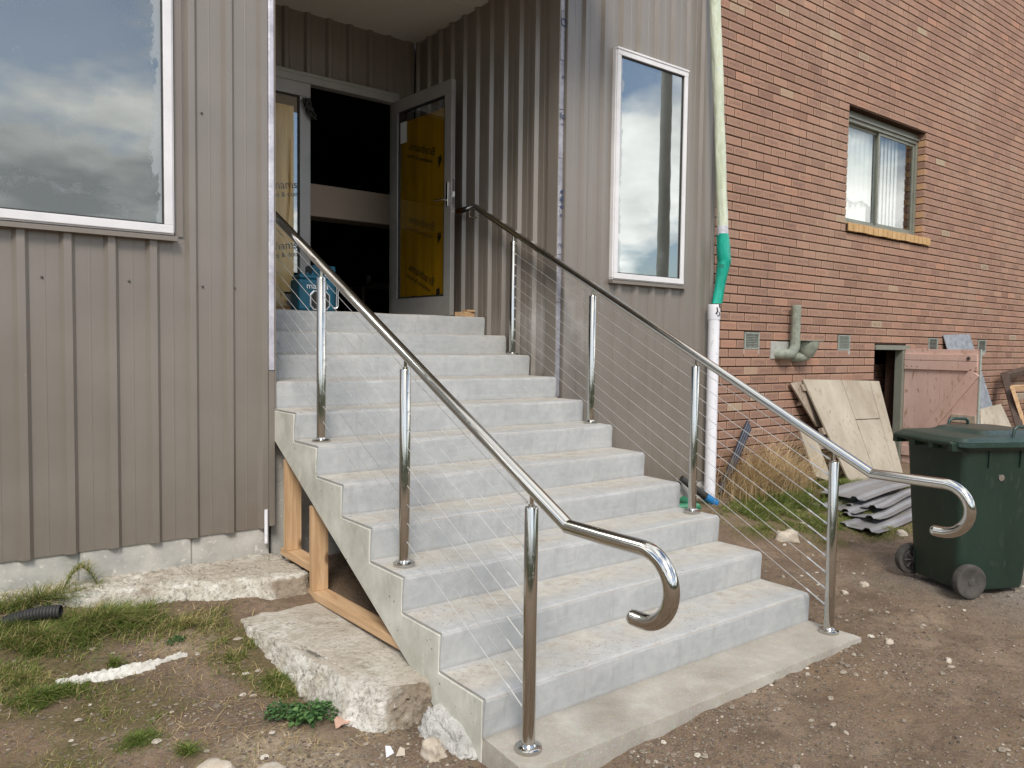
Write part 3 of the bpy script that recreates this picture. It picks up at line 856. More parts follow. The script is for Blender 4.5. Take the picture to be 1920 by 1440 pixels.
clad(2.240, 2.742, 0.285, ZTOP, YP, 0, -1, bldg, PH_R)
clad(2.742, 3.612, 0.285, 2.015, YP, 0, -1, bldg, PH_R)
clad(2.742, 3.612, 3.845, ZTOP, YP, 0, -1, bldg, PH_R)
clad(3.612, 4.03, 0.285, ZTOP, YP, 0, -1, bldg, PH_R)
clad(-0.034, 2.24, 4.372, ZTOP, YP, 0, -1, bldg, PH_R)       # over the entry
clad(2.20, 4.28, 0.9, 4.366, W + 0.030, 1, -1, bldg, 0.07, rib=0.028)   # entry side, right
clad(2.20, 4.28, 0.9, 4.366, -0.030, 1, 1, bldg, 0.07)       # entry side, left
clad(0.0, W, 3.835, 4.366, 4.31, 0, -1, bldg, 0.1, rib=0.028)           # over the door
clad(1.985, W, 1.72, 3.835, 4.31, 0, -1, bldg, 0.1)
# sheathing behind the cladding so that no light leaks through
m = MB()
m.box(-4.2, -0.12, YP + 0.012, YP + 0.11, 0.40, 2.05); m.box(-0.60, -0.08, YP + 0.012, YP + 0.11, 2.05, ZTOP); m.box(-4.2, -0.6, YP + 0.012, YP + 0.11, 4.9, ZTOP)
m.box(2.30, 2.70, YP + 0.012, YP + 0.09, 0.3, ZTOP); m.box(2.70, 3.66, YP + 0.012, YP + 0.09, 0.3, 2.0); m.box(2.70, 3.66, YP + 0.012, YP + 0.09, 3.86, ZTOP); m.box(3.66, 4.0, YP + 0.012, YP + 0.09, 0.3, ZTOP)
m.box(-0.08, 2.30, YP + 0.012, YP + 0.09, 4.40, ZTOP)
m.box(W + 0.045, W + 0.10, 2.30, 4.36, 0.3, 4.5); m.box(-0.10, -0.045, 2.30, 4.36, 0.3, 4.5)
m.build('wall_frame', M_DARK, bldg)
# corner trims
MB().box(-0.034, -0.002, 2.150, 2.32, 1.32, ZTOP).build('corner_wrap', M_FOIL, bldg, bevel=0.004)
MB().box(-0.036, -0.002, 2.148, 2.30, 0.40, 1.316).build('corner_trim', M_TRIM, bldg, bevel=0.002)
MB().box(-0.0015, 0.004, 2.146, 2.30, 0.95, ZTOP).build('corner_trim', M_TRIM, bldg)
MB().box(W - 0.004, W + 0.004, 2.166, 2.285, 1.06, ZTOP).build('corner_trim', M_TRIM, bldg, bevel=0.001)
MB().box(2.236, 2.246, 2.150, 2.19, 0.285, ZTOP).build('corner_trim', M_TRIM, bldg, bevel=0.001)
wrap = MB()
for i in range(14):
    za, zb = 1.1 + i * 0.36, 1.1 + (i + 1) * 0.36 - 0.004
    wrap.loft([[(W + 0.0045, 2.176 + 0.003 * math.sin(i * 2.1), z), (W + 0.014, 2.171 + 0.004 * math.sin(i + z), z), (2.222, 2.170, z), (2.2355, 2.178, z), (2.2355, 2.20, z), (W + 0.0045, 2.20, z)] for z in (za, zb)])
wrap = wrap.build('wall_wrap_strip', M_FOIL2, bldg)
def text_mesh(name, s, size, mat, parent, mtx, extrude=0.0005, squash=1.0, mirror=False):
    cu = bpy.data.curves.new(name + '_curve', 'FONT'); cu.body = s; cu.size = size; cu.extrude = extrude
    cu.align_x = 'CENTER'; cu.align_y = 'CENTER'
    to = bpy.data.objects.new(name, cu)
    COL.objects.link(to)
    dg = bpy.context.evaluated_depsgraph_get()
    me = bpy.data.meshes.new_from_object(to.evaluated_get(dg))
    COL.objects.unlink(to); bpy.data.objects.remove(to); bpy.data.curves.remove(cu)
    o3 = worigin(parent)
    S = Matrix.Diagonal(((-1 if mirror else 1) * squash, 1, 1, 1))
    me.transform(Matrix.Translation(-o3) @ mtx @ S)
    me.name = name
    me.materials.clear(); me.materials.append(mat)
    o = bpy.data.objects.new(name, me); COL.objects.link(o); o.parent = parent
    return o
def frame_xz(p, rot=0.0):                      # text plane facing -y
    return Matrix.Translation(p) @ Matrix.Rotation(R(90), 4, 'X') @ Matrix.Rotation(rot, 4, 'Z')
def wz(px, py): return hit(px, py, 1, 2.165).z
for s, py, sz in (('o', 35, 0.13), ('fo', 215, 0.065), ('ms', 230, 0.025), ('e', 402, 0.05), ('ro', 458, 0.05), ('o', 140, 0.05)):
    text_mesh('lettering', s, sz, M_NAVY, wrap, frame_xz((2.212, 2.1655, wz(1045, py))))
for py, hh in ((372, 0.035), (358, 0.02), (386, 0.02)):
    z = wz(1045, py)
    MB().prism([(2.20, 2.1655, z), (2.222, 2.1655, z + hh), (2.233, 2.1655, z + 0.01), (2.218, 2.1655, z - hh)], (0, 0.001, 0)).build('printed_mark', M_NAVY, wrap)

# block footing beneath the cladding
xb = -4.2
for i, x1 in enumerate((-3.0, -2.2, -1.42, -1.02, -0.46, -0.015)):
    MB().box(xb, x1 - 0.006, 2.194 + 0.003 * (i % 2), 2.36, 0.0, 0.41).build('footing_block', M_BLOCK, bldg, bevel=0.006)
    xb = x1
MB().box(-4.2, -0.03, 2.204, 2.35, 0.0, 0.40).build('mortar_bed', M_PATCH, bldg)
xb = 2.19
for i, x1 in enumerate((2.6, 3.02, 3.45, 4.02)):
    MB().box(xb, x1 - 0.006, 2.194 + 0.003 * (i % 2), 2.30, -0.05, 0.31).build('footing_block', M_BLOCK, bldg, bevel=0.006)
    xb = x1
MB().box(0.004, 2.186, 2.23, 2.36, -0.1, 1.2).build('footing_wall', M_BLOCK, bldg)
MB().tube([(-0.052, 2.158, 0.50), (-0.052, 2.158, 0.30)], 0.011, 12).build('weep_pipe', M_PVC, bldg, smooth=40)

# soffit of the entry: two boards with a cover strip
MB().box(-0.03, W + 0.03, 3.318, 4.31, 4.366, 4.39).build('soffit_panel', M_SOFFIT, bldg)
MB().box(-0.03, W + 0.03, 2.20, 3.302, 4.366, 4.39).build('soffit_panel', M_SOFFIT, bldg)
MB().box(-0.02, W + 0.02, 3.299, 3.321, 4.362, 4.368).build('soffit_strip', M_SOFFIT, bldg)

# unseen roof slab added ahead of the entry to darken the recess
MB().box(-0.12, W + 0.14, 1.32, 2.150, 4.372, 4.60).build('added_shade_canopy', M_SOFFIT, bldg, bevel=0.004)

# front windows
def window(x0, x1, z0, z1, pane_mat, parent, fw=0.044, head=False):
    wdw = bpy.data.objects.new('window', None); COL.objects.link(wdw); wdw.parent = parent
    wdw.location = Vector(((x0 + x1) / 2, YP, z0)) - worigin(parent)
    yf, yb = 2.138, 2.20
    m = MB()
    e = 0.0012
    m.box(x0, x1, yf, yb, z0, z0 + fw); m.box(x0, x1, yf, yb, z1 - fw, z1)
    m.box(x0 + e, x0 + fw, yf + e, yb, z0 + fw, z1 - fw); m.box(x1 - fw, x1 - e, yf + e, yb, z0 + fw, z1 - fw)
    m.build('frame', M_ALUW, wdw, bevel=0.003)
    # stepped outer lip
    o = 0.022
    m = MB()
    m.box(x0 - 0.005, x1 + 0.005, yf + 0.012, yb, z0 - 0.008, z0 + 0.004); m.box(x0 - 0.005, x1 + 0.005, yf - 0.006, yb, z1 - 0.004, z1 + 0.012)
    m.box(x0 - 0.008, x0 + 0.004, yf + 0.012, yb, z0 + 0.006, z1 - 0.006); m.box(x1 - 0.004, x1 + 0.008, yf + 0.012, yb, z0 + 0.006, z1 - 0.006)
    m.build('outer_lip', M_ALUW, wdw, bevel=0.002)
    g = 0.008
    m = MB()
    a0, a1, c0, c1 = x0 + fw, x1 - fw, z0 + fw, z1 - fw
    m.box(a0 + .001, a1 - .001, yf + 0.012, yf + 0.040, c0 + .001, c0 + g); m.box(a0 + .001, a1 - .001, yf + 0.012, yf + 0.040, c1 - g, c1 - .001)
    m.box(a0 + .001, a0 + g, yf + 0.013, yf + 0.039, c0 + g, c1 - g); m.box(a1 - g, a1 - .001, yf + 0.013, yf + 0.039, c0 + g, c1 - g)
    m.build('glazing_bead', M_BLACKR, wdw)
    MB().box(a0 + 0.004, a1 - 0.004, yf + 0.022, yf + 0.028, c0 + 0.004, c1 - 0.004).build('pane', pane_mat, wdw)
    # sill flashing
    MB().prism([(x0 - 0.02, 2.196, z0 - 0.004), (x0 - 0.02, 2.128, z0 - 0.016), (x0 - 0.02, 2.128, z0 - 0.040), (x0 - 0.02, 2.150, z0 - 0.040), (x0 - 0.02, 2.196, z0 - 0.030)], (x1 - x0 + 0.04, 0, 0)).build('sill_flashing', M_TRIM, wdw)
    return wdw
w1 = window(-2.9, -0.560, 2.062, 4.85, M_PANE, bldg)
w1['label'] = 'large dusty window'
w2 = window(2.752, 3.600, 2.032, 3.832, M_PANE2, bldg)
w2['label'] = 'tall narrow window'
# vertical jamb flashing on the left wall
MB().box(-0.545, -0.50, 2.176, 2.186, 2.05, ZTOP).build('jamb_flashing', M_TRIM, bldg, bevel=0.002)
# screws
for (px, py) in ((378, 212), (506, 245), (78, 519), (242, 527), (380, 537), (1058, 87), (1190, 95), (1250, 117), (1058, 572), (1125, 575), (110, 212) if False else (440, 540)):
    p = hit(px, py, 1, 2.184)
    MB().lathe([(0.0035, 0.0), (0.0065, 0.002), (0.0065, 0.006), (0.004, 0.008)], (p.x, p.y, p.z), (0, -1, 0), 8).build('screw', M_SCREW, bldg)

# ---------------------------------------------------------------- entry doors and the dark room behind
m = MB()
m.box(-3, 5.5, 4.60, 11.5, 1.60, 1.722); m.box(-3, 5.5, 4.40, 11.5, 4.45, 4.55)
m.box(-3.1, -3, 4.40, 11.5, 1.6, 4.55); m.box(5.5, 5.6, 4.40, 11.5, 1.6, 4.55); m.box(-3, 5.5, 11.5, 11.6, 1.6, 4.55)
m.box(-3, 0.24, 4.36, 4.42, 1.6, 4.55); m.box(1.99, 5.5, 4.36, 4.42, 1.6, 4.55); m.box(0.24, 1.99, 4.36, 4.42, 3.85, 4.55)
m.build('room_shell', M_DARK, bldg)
MB().box(0.2, 4.6, 5.45, 5.75, 2.81, 3.143).build('bulkhead', M_BEIGE, bldg, bevel=0.004)
dfz = 3.742
m = MB()
m.box(0.225, 1.985, 4.245, 4.335, dfz, 3.835)
m.box(1.930, 1.985, 4.247, 4.335, 1.722, dfz); m.box(0.225, 0.28, 4.247, 4.335, 1.722, dfz)
m.box(0.23, 1.98, 4.238, 4.2465, 3.80, 3.828)
m.build('door_frame', M_ALUG, bldg, bevel=0.003)
def door_leaf(parent, Mx, wid, hgt, film_mat, glass_mat, film_z, back):
    """leaf in its own frame: x from hinge to lock edge, y thickness, z up"""
    d = bpy.data.objects.new('door', None); COL.objects.link(d); d.parent = parent
    d.location = Mx.translation - worigin(parent)
    st, tr, br, th = 0.098, 0.115, 0.165, 0.045
    def bx(m, x0, x1, y0, y1, z0, z1):
        m.obox(Mx @ Matrix.Translation((x0, y0, z0)), x1 - x0, y1 - y0, z1 - z0)
    m = MB()
    bx(m, 0, wid, 0, th, 0, br); bx(m, 0, wid, 0, th, hgt - tr, hgt)
    bx(m, .0005, st, .0008, th - .0008, br, hgt - tr); bx(m, wid - st, wid - .0005, .0008, th - .0008, br, hgt - tr)
    m.build('leaf_frame', M_ALUG, d, bevel=0.003)
    m = MB()
    for (x0, x1, z0, z1) in ((st, wid - st, br, br + .012), (st, wid - st, hgt - tr - .012, hgt - tr), (st, st + .012, br + .012, hgt - tr - .012), (wid - st - .012, wid - st, br + .012, hgt - tr - .012)):
        bx(m, x0, x1, 0.006, th - 0.006, z0, z1)
    m.build('glazing_bead', M_BLACKR, d)
    m = MB(); bx(m, st + .005, wid - st - .005, 0.019, 0.023, br + .005, hgt - tr - .005)
    m.build('pane', glass_mat, d)
    m = MB(); fy = 0.025 if back else 0.0165
    bx(m, st + .014, wid - st - (.014 if back else .05), fy, fy + 0.001, br + film_z[0], hgt - tr - film_z[1])
    m.build('protective_film', film_mat, d)
    return d
# right leaf stands open at right angles; left leaf shut
hx, hy = 1.934, 4.262
ang = math.atan2(3.352 - hy, 2.008 - hx)
ML = Matrix.Translation((hx, hy, 1.742)) @ Matrix.Rotation(ang, 4, 'Z')
# the leaf's -y side faces the viewer after this flip
ML = ML @ Matrix.Translation((0, -0.022, 0))
dR = door_leaf(bldg, ML, 0.915, 2.005, M_FILM, M_CLEAR, (0.02, 0.10), True)
dR['label'] = 'open glazed door leaf with amber film'
def on_leaf(Mx, u, v, y=-0.001):
    return Mx @ Matrix.Translation((u, y, v)) @ Matrix.Rotation(R(90), 4, 'X')
vis = -1
for (v, r_, sz) in ((1.46, 0.30, 0.105), (0.80, 0.30, 0.105), (0.34, 0.42, 0.105)):
    mt = on_leaf(ML, 0.44, v, 0.0245)
    rr = Matrix.Rotation(-r_ if False else r_, 4, 'Z')
    text_mesh('lettering', 'Bradnams', sz, M_BLACKINK, dR, mt @ Matrix.Rotation(-r_, 4, 'Z') @ Matrix.Translation((0, 0.04, 0)), mirror=True)
    text_mesh('lettering', 'windows & doors', sz * 0.55, M_BLACKINK, dR, mt @ Matrix.Rotation(-r_, 4, 'Z') @ Matrix.Translation((-0.02, -0.045, 0)), mirror=True)
    q = mt @ Matrix.Rotation(-r_, 4, 'Z') @ Matrix.Translation((0.30, -0.03, 0))
    MB().prism([q @ Vector(p) for p in ((-0.035, 0.03, 0), (0.0, -0.06, 0), (0.03, 0.02, 0), (0.0, 0.06, 0))], (0.0006, 0, 0)).build('printed_mark', M_BLACKINK, dR)
m = MB().obox(ML @ Matrix.Translation((0.125, 0.012, 1.60)), 0.10, 0.001, 0.19); m.build('paper_sticker', M_CARD, dR)
# lever, lock plate and bolt on the free edge
m = MB().obox(ML @ Matrix.Translation((0.86, -0.012, 0.93)), 0.026, 0.012, 0.21)
hd = m.build('handle', M_STEEL, dR, bevel=0.003)
m = MB().tube([ML @ Vector((0.872, -0.01, 0.985)), ML @ Vector((0.872, -0.055, 0.985)), ML @ Vector((0.76, -0.06, 0.985))], 0.009, 10)
m.build('lever', M_STEEL, hd, smooth=40)
MB().obox(ML @ Matrix.Translation((0.9155, 0.012, 0.92)), 0.002, 0.022, 0.24).build('lock_plate', M_CHROME, dR)
MB().obox(ML @ Matrix.Translation((0.9160, 0.014, 1.01)), 0.012, 0.018, 0.045).build('bolt', M_WHITE, dR)
ML2 = Matrix.Translation((0.285, 4.252, 1.742))
dL = door_leaf(bldg, ML2, 0.822, 2.0, M_FILM2, M_CLEAR2, (0.02, 0.10), False)
dL['label'] = 'closed glazed door leaf with pale film'
for (v, r_) in ((1.04, 0.16), (0.52, 0.16)):
    mt = on_leaf(ML2, 0.52, v, 0.0155)
    text_mesh('lettering', 'Bradnams', 0.10, M_GREYINK, dL, mt @ Matrix.Rotation(r_, 4, 'Z') @ Matrix.Translation((0, 0.05, 0)))
    text_mesh('lettering', 'windows & doors', 0.06, M_GREYINK, dL, mt @ Matrix.Rotation(r_, 4, 'Z') @ Matrix.Translation((0.02, -0.03, 0)))
M_AMBER = mottled('amber_plastic_strip', (0.50, 0.24, 0.02), (0.68, 0.40, 0.06), 9, 0.3, 0, 0)
for (a, b) in (((0.855, 0.72), (0.90, 1.50)), ((0.63, 0.30), (0.655, 1.25))):
    pts = []
    for i in range(9):
        t = i / 8
        q = ML2 @ Vector((a[0] + (b[0] - a[0]) * t - 0.25 + 0.01 * math.sin(5 * t), -0.004, a[1] + (b[1] - a[1]) * t))
        pts.append(q)
    MB().tube(pts, [0.006 * (1 - 0.7 * abs(2 * i / 8 - 1)) for i in range(9)], 6).build('film_strand', M_AMBER, dL)
strap = MB()
for i in range(5):
    random.seed(20 + i)
    p0 = Vector((1.045, 4.236, 3.60))
    pts = [p0 + Vector((0.03 * math.sin(i * 2 + t * 1.3) + 0.012 * t, -0.012 - 0.006 * i, -0.028 * t)) for t in range(7)]
    strap.tube(pts, [0.010, 0.012, 0.009, 0.013, 0.010, 0.008, 0.004], 7)
tag(strap.build('strap_bundle', M_BLACKR, None, smooth=50), 'black strap bundle hanging from the top of the closed door leaf', 'strap')

# ================================================================ brick building
YB = 2.288
LB, HB, X0B, Z0B = 0.238, 0.0863, 4.44, 2.001
brick_bld = thing('brick_building', (8.0, YB, 0.0), 'red brick building with a sliding window and a low hatch doorway', 'building')
XA, XE, ZB, ZE = 3.62, 15.5, -0.12, 8.6
WX0, WX1, WZ0, WZ1 = 6.432, 8.205, 2.905, 4.140     # window opening
HX0, HX1, HZ1 = 7.150, 7.880, 1.547                 # hatch opening
VENTS = [(4.80, 1.563, 0.232, 0.160), (6.482, 1.566, 0.236, 0.16), (8.60, 1.566, 0.24, 0.16), (10.06, 1.566, 0.24, 0.16)]
def holes():
    hs = [(WX0, WX1, 2.79, WZ1), (HX0, HX1, -1.0, HZ1)]
    for (cx, cz, ww, hh) in VENTS: hs.append((cx - ww / 2 - 0.012, cx + ww / 2 + 0.012, cz - hh / 2 - 0.012, cz + hh / 2 + 0.012))
    hs.append((5.22, 5.46, 1.395, 1.57))
    return hs
HOLES = holes()
cand = []
r0 = math.floor((ZB - Z0B) / HB)
r1 = math.ceil((ZE - Z0B) / HB)
for r_ in range(r0, r1):
    za, zb = Z0B + r_ * HB + 0.0062, Z0B + (r_ + 1) * HB - 0.0062
    odd = (r_ + 401) % 2
    xs = X0B + odd * LB / 2 + math.floor((XA - X0B) / LB) * LB - LB
    while xs < XE:
        segs = [(max(xs + 0.0042, XA), min(xs + LB - 0.0042, XE))]
        xs += LB
        for (a, b, c, d) in HOLES:
            out = []
            for (p, q) in segs:
                zc = (za + zb) / 2
                if zc < c or zc > d or q <= a or p >= b: out.append((p, q)); continue
                if p < a - 0.02: out.append((p, a))
                if q > b + 0.02: out.append((b, q))
            segs = out
        for (p, q) in segs:
            if q - p > 0.03: cand.append((p, q, za, zb))
def area(c):
    P = [proj((x, YB, z)) for x in c[:2] for z in c[2:]]
    if any(p[2] < 0.3 for p in P): return 0
    cx, cy = sum(p[0] for p in P) / 4, sum(p[1] for p in P) / 4
    if not (1352 < cx < 1915 and 5 < cy < 880): return 0
    return (max(p[0] for p in P) - min(p[0] for p in P)) * (P[0][1] - P[1][1])
full = [c for c in cand if c[1] - c[0] > LB - 0.009]
full.sort(key=area, reverse=True)
single = set(full[:296])
DPT = 0.10
def brick_shape(m, x0, x1, y, z0, z1, a=0.0, d=DPT, c=0.0035, lm=True, rm=True):
    P = [(x0, y + d, z0), (x1, y + d, z0), (x1, y + d, z1), (x0, y + d, z1), (x0, y + c, z0), (x1, y + c, z0), (x1, y + c, z1), (x0, y + c, z1),
         (x0 + c, y, z0 + c), (x1 - c, y, z0 + c), (x1 - c, y, z1 - c), (x0 + c, y, z1 - c)]
    F = [(8, 9, 10, 11), (4, 5, 9, 8), (5, 6, 10, 9), (6, 7, 11, 10), (7, 4, 8, 11), (0, 1, 5, 4), (1, 2, 6, 5), (2, 3, 7, 6), (3, 0, 4, 7)]
    k = len(m.f)
    m.add(P, F, a)
    if rm: m.mi[k + 6] = 1          # mortar clings to the ends inside the joints
    if lm: m.mi[k + 8] = 1
bm_one = MB(); brick_shape(bm_one, 0, LB - 0.0084, 0, 0, HB - 0.0124)
b0 = bm_one.build('brick', M_BRICK, fixn=False, mat2=M_MORTAR)
bme = b0.data
bpy.data.objects.remove(b0)
org = worigin(brick_bld)
rest = MB()
for c in cand:
    jy = random.uniform(-0.0016, 0.0016)
    if c in single:
        o = bpy.data.objects.new('brick', bme); COL.objects.link(o); o.parent = brick_bld
        o.location = Vector((c[0], YB + jy, c[2])) - org
        o.rotation_euler = (random.uniform(-.012, .012), random.uniform(-.004, .004), random.uniform(-.004, .004))
    else:
        brick_shape(rest, c[0], c[1], YB + jy, c[2], c[3], lm=not any(abs(c[0] - h_[1]) < 1e-4 for h_ in HOLES), rm=not any(abs(c[1] - h_[0]) < 1e-4 for h_ in HOLES))
# the pier and lining visible inside the hatch
for r_ in range(r0, -5):
    za, zb = Z0B + r_ * HB + 0.005, Z0B + (r_ + 1) * HB - 0.005
    xs = 6.6 + (r_ % 2) * LB / 2
    while xs < 9.4:
        brick_shape(rest, xs, xs + LB - 0.008, 2.70, za, zb) if (za < 1.24 and 7.5 < xs + 0.1) else None; xs += LB
tag(rest.build('brickwork', M_BRICK, brick_bld, fixn=False, mat2=M_MORTAR), kind='stuff')
m = MB()
ym, yb_ = YB + 0.0075, YB + 0.24
g = 0.008
m.box(XA, WX0 - g, ym, yb_, ZB, ZE)
m.box(WX0 - g, HX0 - g, ym, yb_, ZB, 2.80); m.box(HX0 - g, HX1 + g, ym, yb_, HZ1 + g, 2.80); m.box(HX1 + g, WX1 + g, ym, yb_, ZB, 2.80)
m.box(WX0 - g, WX1 + g, ym, yb_, WZ1 + g, ZE)
m.box(WX1 + g, XE, ym, yb_, ZB, ZE)
m.build('mortar_core', M_MORTAR, brick_bld)
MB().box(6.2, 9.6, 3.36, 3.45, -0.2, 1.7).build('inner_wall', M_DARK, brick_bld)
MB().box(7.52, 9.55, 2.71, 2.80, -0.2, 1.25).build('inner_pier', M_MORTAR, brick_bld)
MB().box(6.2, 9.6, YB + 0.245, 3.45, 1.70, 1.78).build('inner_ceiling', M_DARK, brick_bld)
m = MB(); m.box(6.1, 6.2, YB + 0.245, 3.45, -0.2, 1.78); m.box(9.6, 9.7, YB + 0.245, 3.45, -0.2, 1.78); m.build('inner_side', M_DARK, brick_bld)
# window: olive sliding sashes, lace curtain and vertical blind behind
win = bpy.data.objects.new('window', None); COL.objects.link(win); win.parent = brick_bld
win.location = Vector(((WX0 + WX1) / 2, YB + 0.1, WZ0)) - org
win['label'] = 'olive framed sliding window'
yf = YB + 0.095; yk = YB + 0.175
m = MB()
m.box(WX0 - .006, WX1 + .006, yf, yk, WZ1 - 0.115, WZ1 + .006); m.box(WX0 - .006, WX1 + .006, yf, yk, WZ0 - .006, WZ0 + 0.035)
m.box(WX0 - .006, WX0 + 0.035, yf + .001, yk, WZ0 + .035, WZ1 - .115); m.box(WX1 - 0.045, WX1 + .006, yf + .001, yk, WZ0 + .035, WZ1 - .115)
m.build('frame', M_ALUO, win, bevel=0.002)
MB().box(WX0 - .005, WX1 + .005, yf - 0.02, yf - .0005, WZ1 - 0.075, WZ1 - 0.055).build('head_bead', M_ALUO, win)
XM = hit(1647, 330, 1, yf + 0.02).x
for (a, b, yo) in ((WX0 + 0.036, XM + 0.02, 0.045), (XM - 0.02, WX1 - 0.046, 0.018)):
    sh = MB(); z0, z1 = WZ0 + .036, WZ1 - .116; s_ = 0.032; y0, y1 = yf + yo, yf + yo + 0.022
    sh.box(a, b, y0, y1, z0, z0 + s_); sh.box(a, b, y0, y1, z1 - s_, z1); sh.box(a, a + s_, y0 + .0006, y1, z0 + s_, z1 - s_); sh.box(b - s_, b, y0 + .0006, y1, z0 + s_, z1 - s_)
    so = sh.build('sash', M_ALUO, win, bevel=0.002)
    MB().box(a + s_ - .004, b - s_ + .004, y0 + .009, y0 + .013, z0 + s_ - .004, z1 - s_ + .004).build('pane', M_CLEAR, so)
def curtain(x0, x1, y, z0, z1, amp, wl, name, mat, nz=8, hem=0.0):
    n = int((x1 - x0) / 0.012); vs_, fs = [], []
    for i in range(n + 1):
        x = x0 + (x1 - x0) * i / n
        for j in range(nz + 1):
            z = z0 + (z1 - z0) * j / nz + (hem * math.sin(x * 17) * (1 - j / nz))
            vs_.append((x, y + amp * math.sin(2 * math.pi * x / wl + 0.4 * math.sin(9 * x)), z))
    for i in range(n):
        for j in range(nz):
            a = i * (nz + 1) + j
            fs.append((a, a + nz + 1, a + nz + 2, a + 1))
    return MB().add(vs_, fs).build(name, mat, win, smooth=60)
curtain(WX0 - 0.1, XM + 0.0, YB + 0.20, WZ0 + 0.30, WZ1 + 0.05, 0.006, 0.11, 'curtain', M_LACE, 8, 0.02)
curtain(WX0 - 0.1, XM - 0.05, YB + 0.24, WZ0 - 0.05, WZ0 + 0.36, 0.02, 0.13, 'curtain', M_LACE, 4, 0.0)
xs = XM + 0.02
while xs < WX1 - 0.32:
    Mx = Matrix.Translation((xs, YB + 0.19, WZ0 - 0.02)) @ Matrix.Rotation(R(14), 4, 'Z')
    MB().obox(Mx, 0.092, 0.003, WZ1 - WZ0 + 0.05).build('blind_slat', M_BLIND, win)
    xs += 0.086
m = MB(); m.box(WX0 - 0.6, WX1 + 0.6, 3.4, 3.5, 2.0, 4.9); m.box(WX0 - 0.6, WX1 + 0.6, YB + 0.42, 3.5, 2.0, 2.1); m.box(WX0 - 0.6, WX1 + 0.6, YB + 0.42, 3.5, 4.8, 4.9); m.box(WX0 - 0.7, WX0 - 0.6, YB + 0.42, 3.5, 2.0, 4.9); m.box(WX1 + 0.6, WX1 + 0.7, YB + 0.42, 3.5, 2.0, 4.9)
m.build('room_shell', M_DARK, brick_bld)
# small jar on the sill inside
m = MB().lathe([(0.04, 0), (0.045, 0.02), (0.045, 0.08), (0.03, 0.10)], (WX1 - 0.24, YB + 0.215, WZ0 + 0.0), (0, 0, 1), 14)
tag(m.build('jar', M_CLEAR, None, smooth=40), 'small clear jar standing inside on the brick building window sill', 'jar')
# cream rowlock sill
xs = 6.435
nb_ = 18; pw = (8.36 - 6.435) / nb_
for i in range(nb_):
    dz = random.uniform(-.003, .003)
    a, b = xs + i * pw + 0.006, xs + (i + 1) * pw - 0.006
    MB().prism([(a, YB - 0.035 + random.uniform(-.003, .003), 2.790 + dz), (a, YB + 0.094, 2.800 + dz), (a, YB + 0.094, 2.900 + dz), (a, YB - 0.035, 2.878 + dz)], (b - a, 0, 0)).build('sill_brick', M_CREAMBRICK, brick_bld, bevel=0.003)
MB().box(6.44, 8.355, YB - 0.022, YB + 0.09, 2.793, 2.868).build('sill_mortar', M_MORTAR, brick_bld)
# cream jamb bricks in the right reveal
for r_ in range(11, 25):
    za, zb = Z0B + r_ * HB + 0.005, Z0B + (r_ + 1) * HB - 0.005
    if za < WZ0 or zb > WZ1 + 0.02: continue
    if r_ % 2: MB().box(WX1 - 0.0025, WX1 + 0.05, YB + 0.004, YB + 0.094, za + 0.001, zb - 0.001).build('jamb_brick', M_TANBRICK, brick_bld, bevel=0.003)
# air vents
for i, (cx, cz, ww, hh) in enumerate(VENTS):
    m = MB()
    x0, x1, z0, z1 = cx - ww / 2, cx + ww / 2, cz - hh / 2, cz + hh / 2
    f = 0.012
    m.box(x0, x1, YB - 0.006, YB + 0.05, z0, z0 + f); m.box(x0, x1, YB - 0.006, YB + 0.05, z1 - f, z1)
    m.box(x0, x0 + f, YB - 0.005, YB + 0.05, z0 + f, z1 - f); m.box(x1 - f, x1, YB - 0.005, YB + 0.05, z0 + f, z1 - f)
    vo = m.build('air_vent', M_VENT, brick_bld)
    for j in range(8):
        z = z0 + f + 0.006 + j * (hh - 2 * f - 0.004) / 8
        MB().obox(Matrix.Translation((x0 + f, YB + 0.0, z)) @ Matrix.Rotation(R(35), 4, 'X'), ww - 2 * f, 0.005, 0.0025).build('slat', M_VENT, vo)
    if i < 2:
        m = MB()
        for j in range(1, 12): m.box(x0 + j * ww / 12 - .0012, x0 + j * ww / 12 + .0012, YB - 0.004, YB + 0.0, z0 + f, z1 - f)
        m.build('grille_bars', M_VENT, vo)
    MB().box(x0 - 0.004, x1 + 0.004, YB + 0.03, YB + 0.08, z0 - 0.004, z1 + 0.004).build('vent_back', M_BLACKR, vo)
    MB().box(x0 - 0.012, x1 + 0.014, YB + 0.001, YB + 0.05, z0 - 0.05, z0 - 0.001).build('cement_patch', M_PATCH, vo)
# hatch lintel, jamb post and the open pink ledged-and-braced door
MB().box(HX0 - 0.0, HX1 + 0.08, YB - 0.02, YB + 0.12, HZ1 - 0.055, HZ1 + 0.0).build('lintel', M_ALUO, brick_bld, bevel=0.002)
MB().box(HX1 - 0.085, HX1 - 0.02, YB - 0.012, YB + 0.08, -0.05, HZ1 - 0.057).build('hatch_post', M_ALUO, brick_bld, bevel=0.002)
hd = bpy.data.objects.new('hatch_door', None); COL.objects.link(hd); hd.parent = brick_bld
DH, DF = Vector((7.875, 2.272, 0.10)), Vector((7.765, 1.395, 0.10))
hd.location = DH - org
hd['label'] = 'pink ledged and braced door standing open'
du = (DF - DH).normalized(); dn = Vector((du.y, -du.x, 0))    # dn points to -x, towards the viewer
MD = Matrix(((du.x, dn.x, 0, DH.x), (du.y, dn.y, 0, DH.y), (0, 0, 1, DH.z), (0, 0, 0, 1)))
DW, DHT = (DF - DH).length, 1.41
nbd = 6
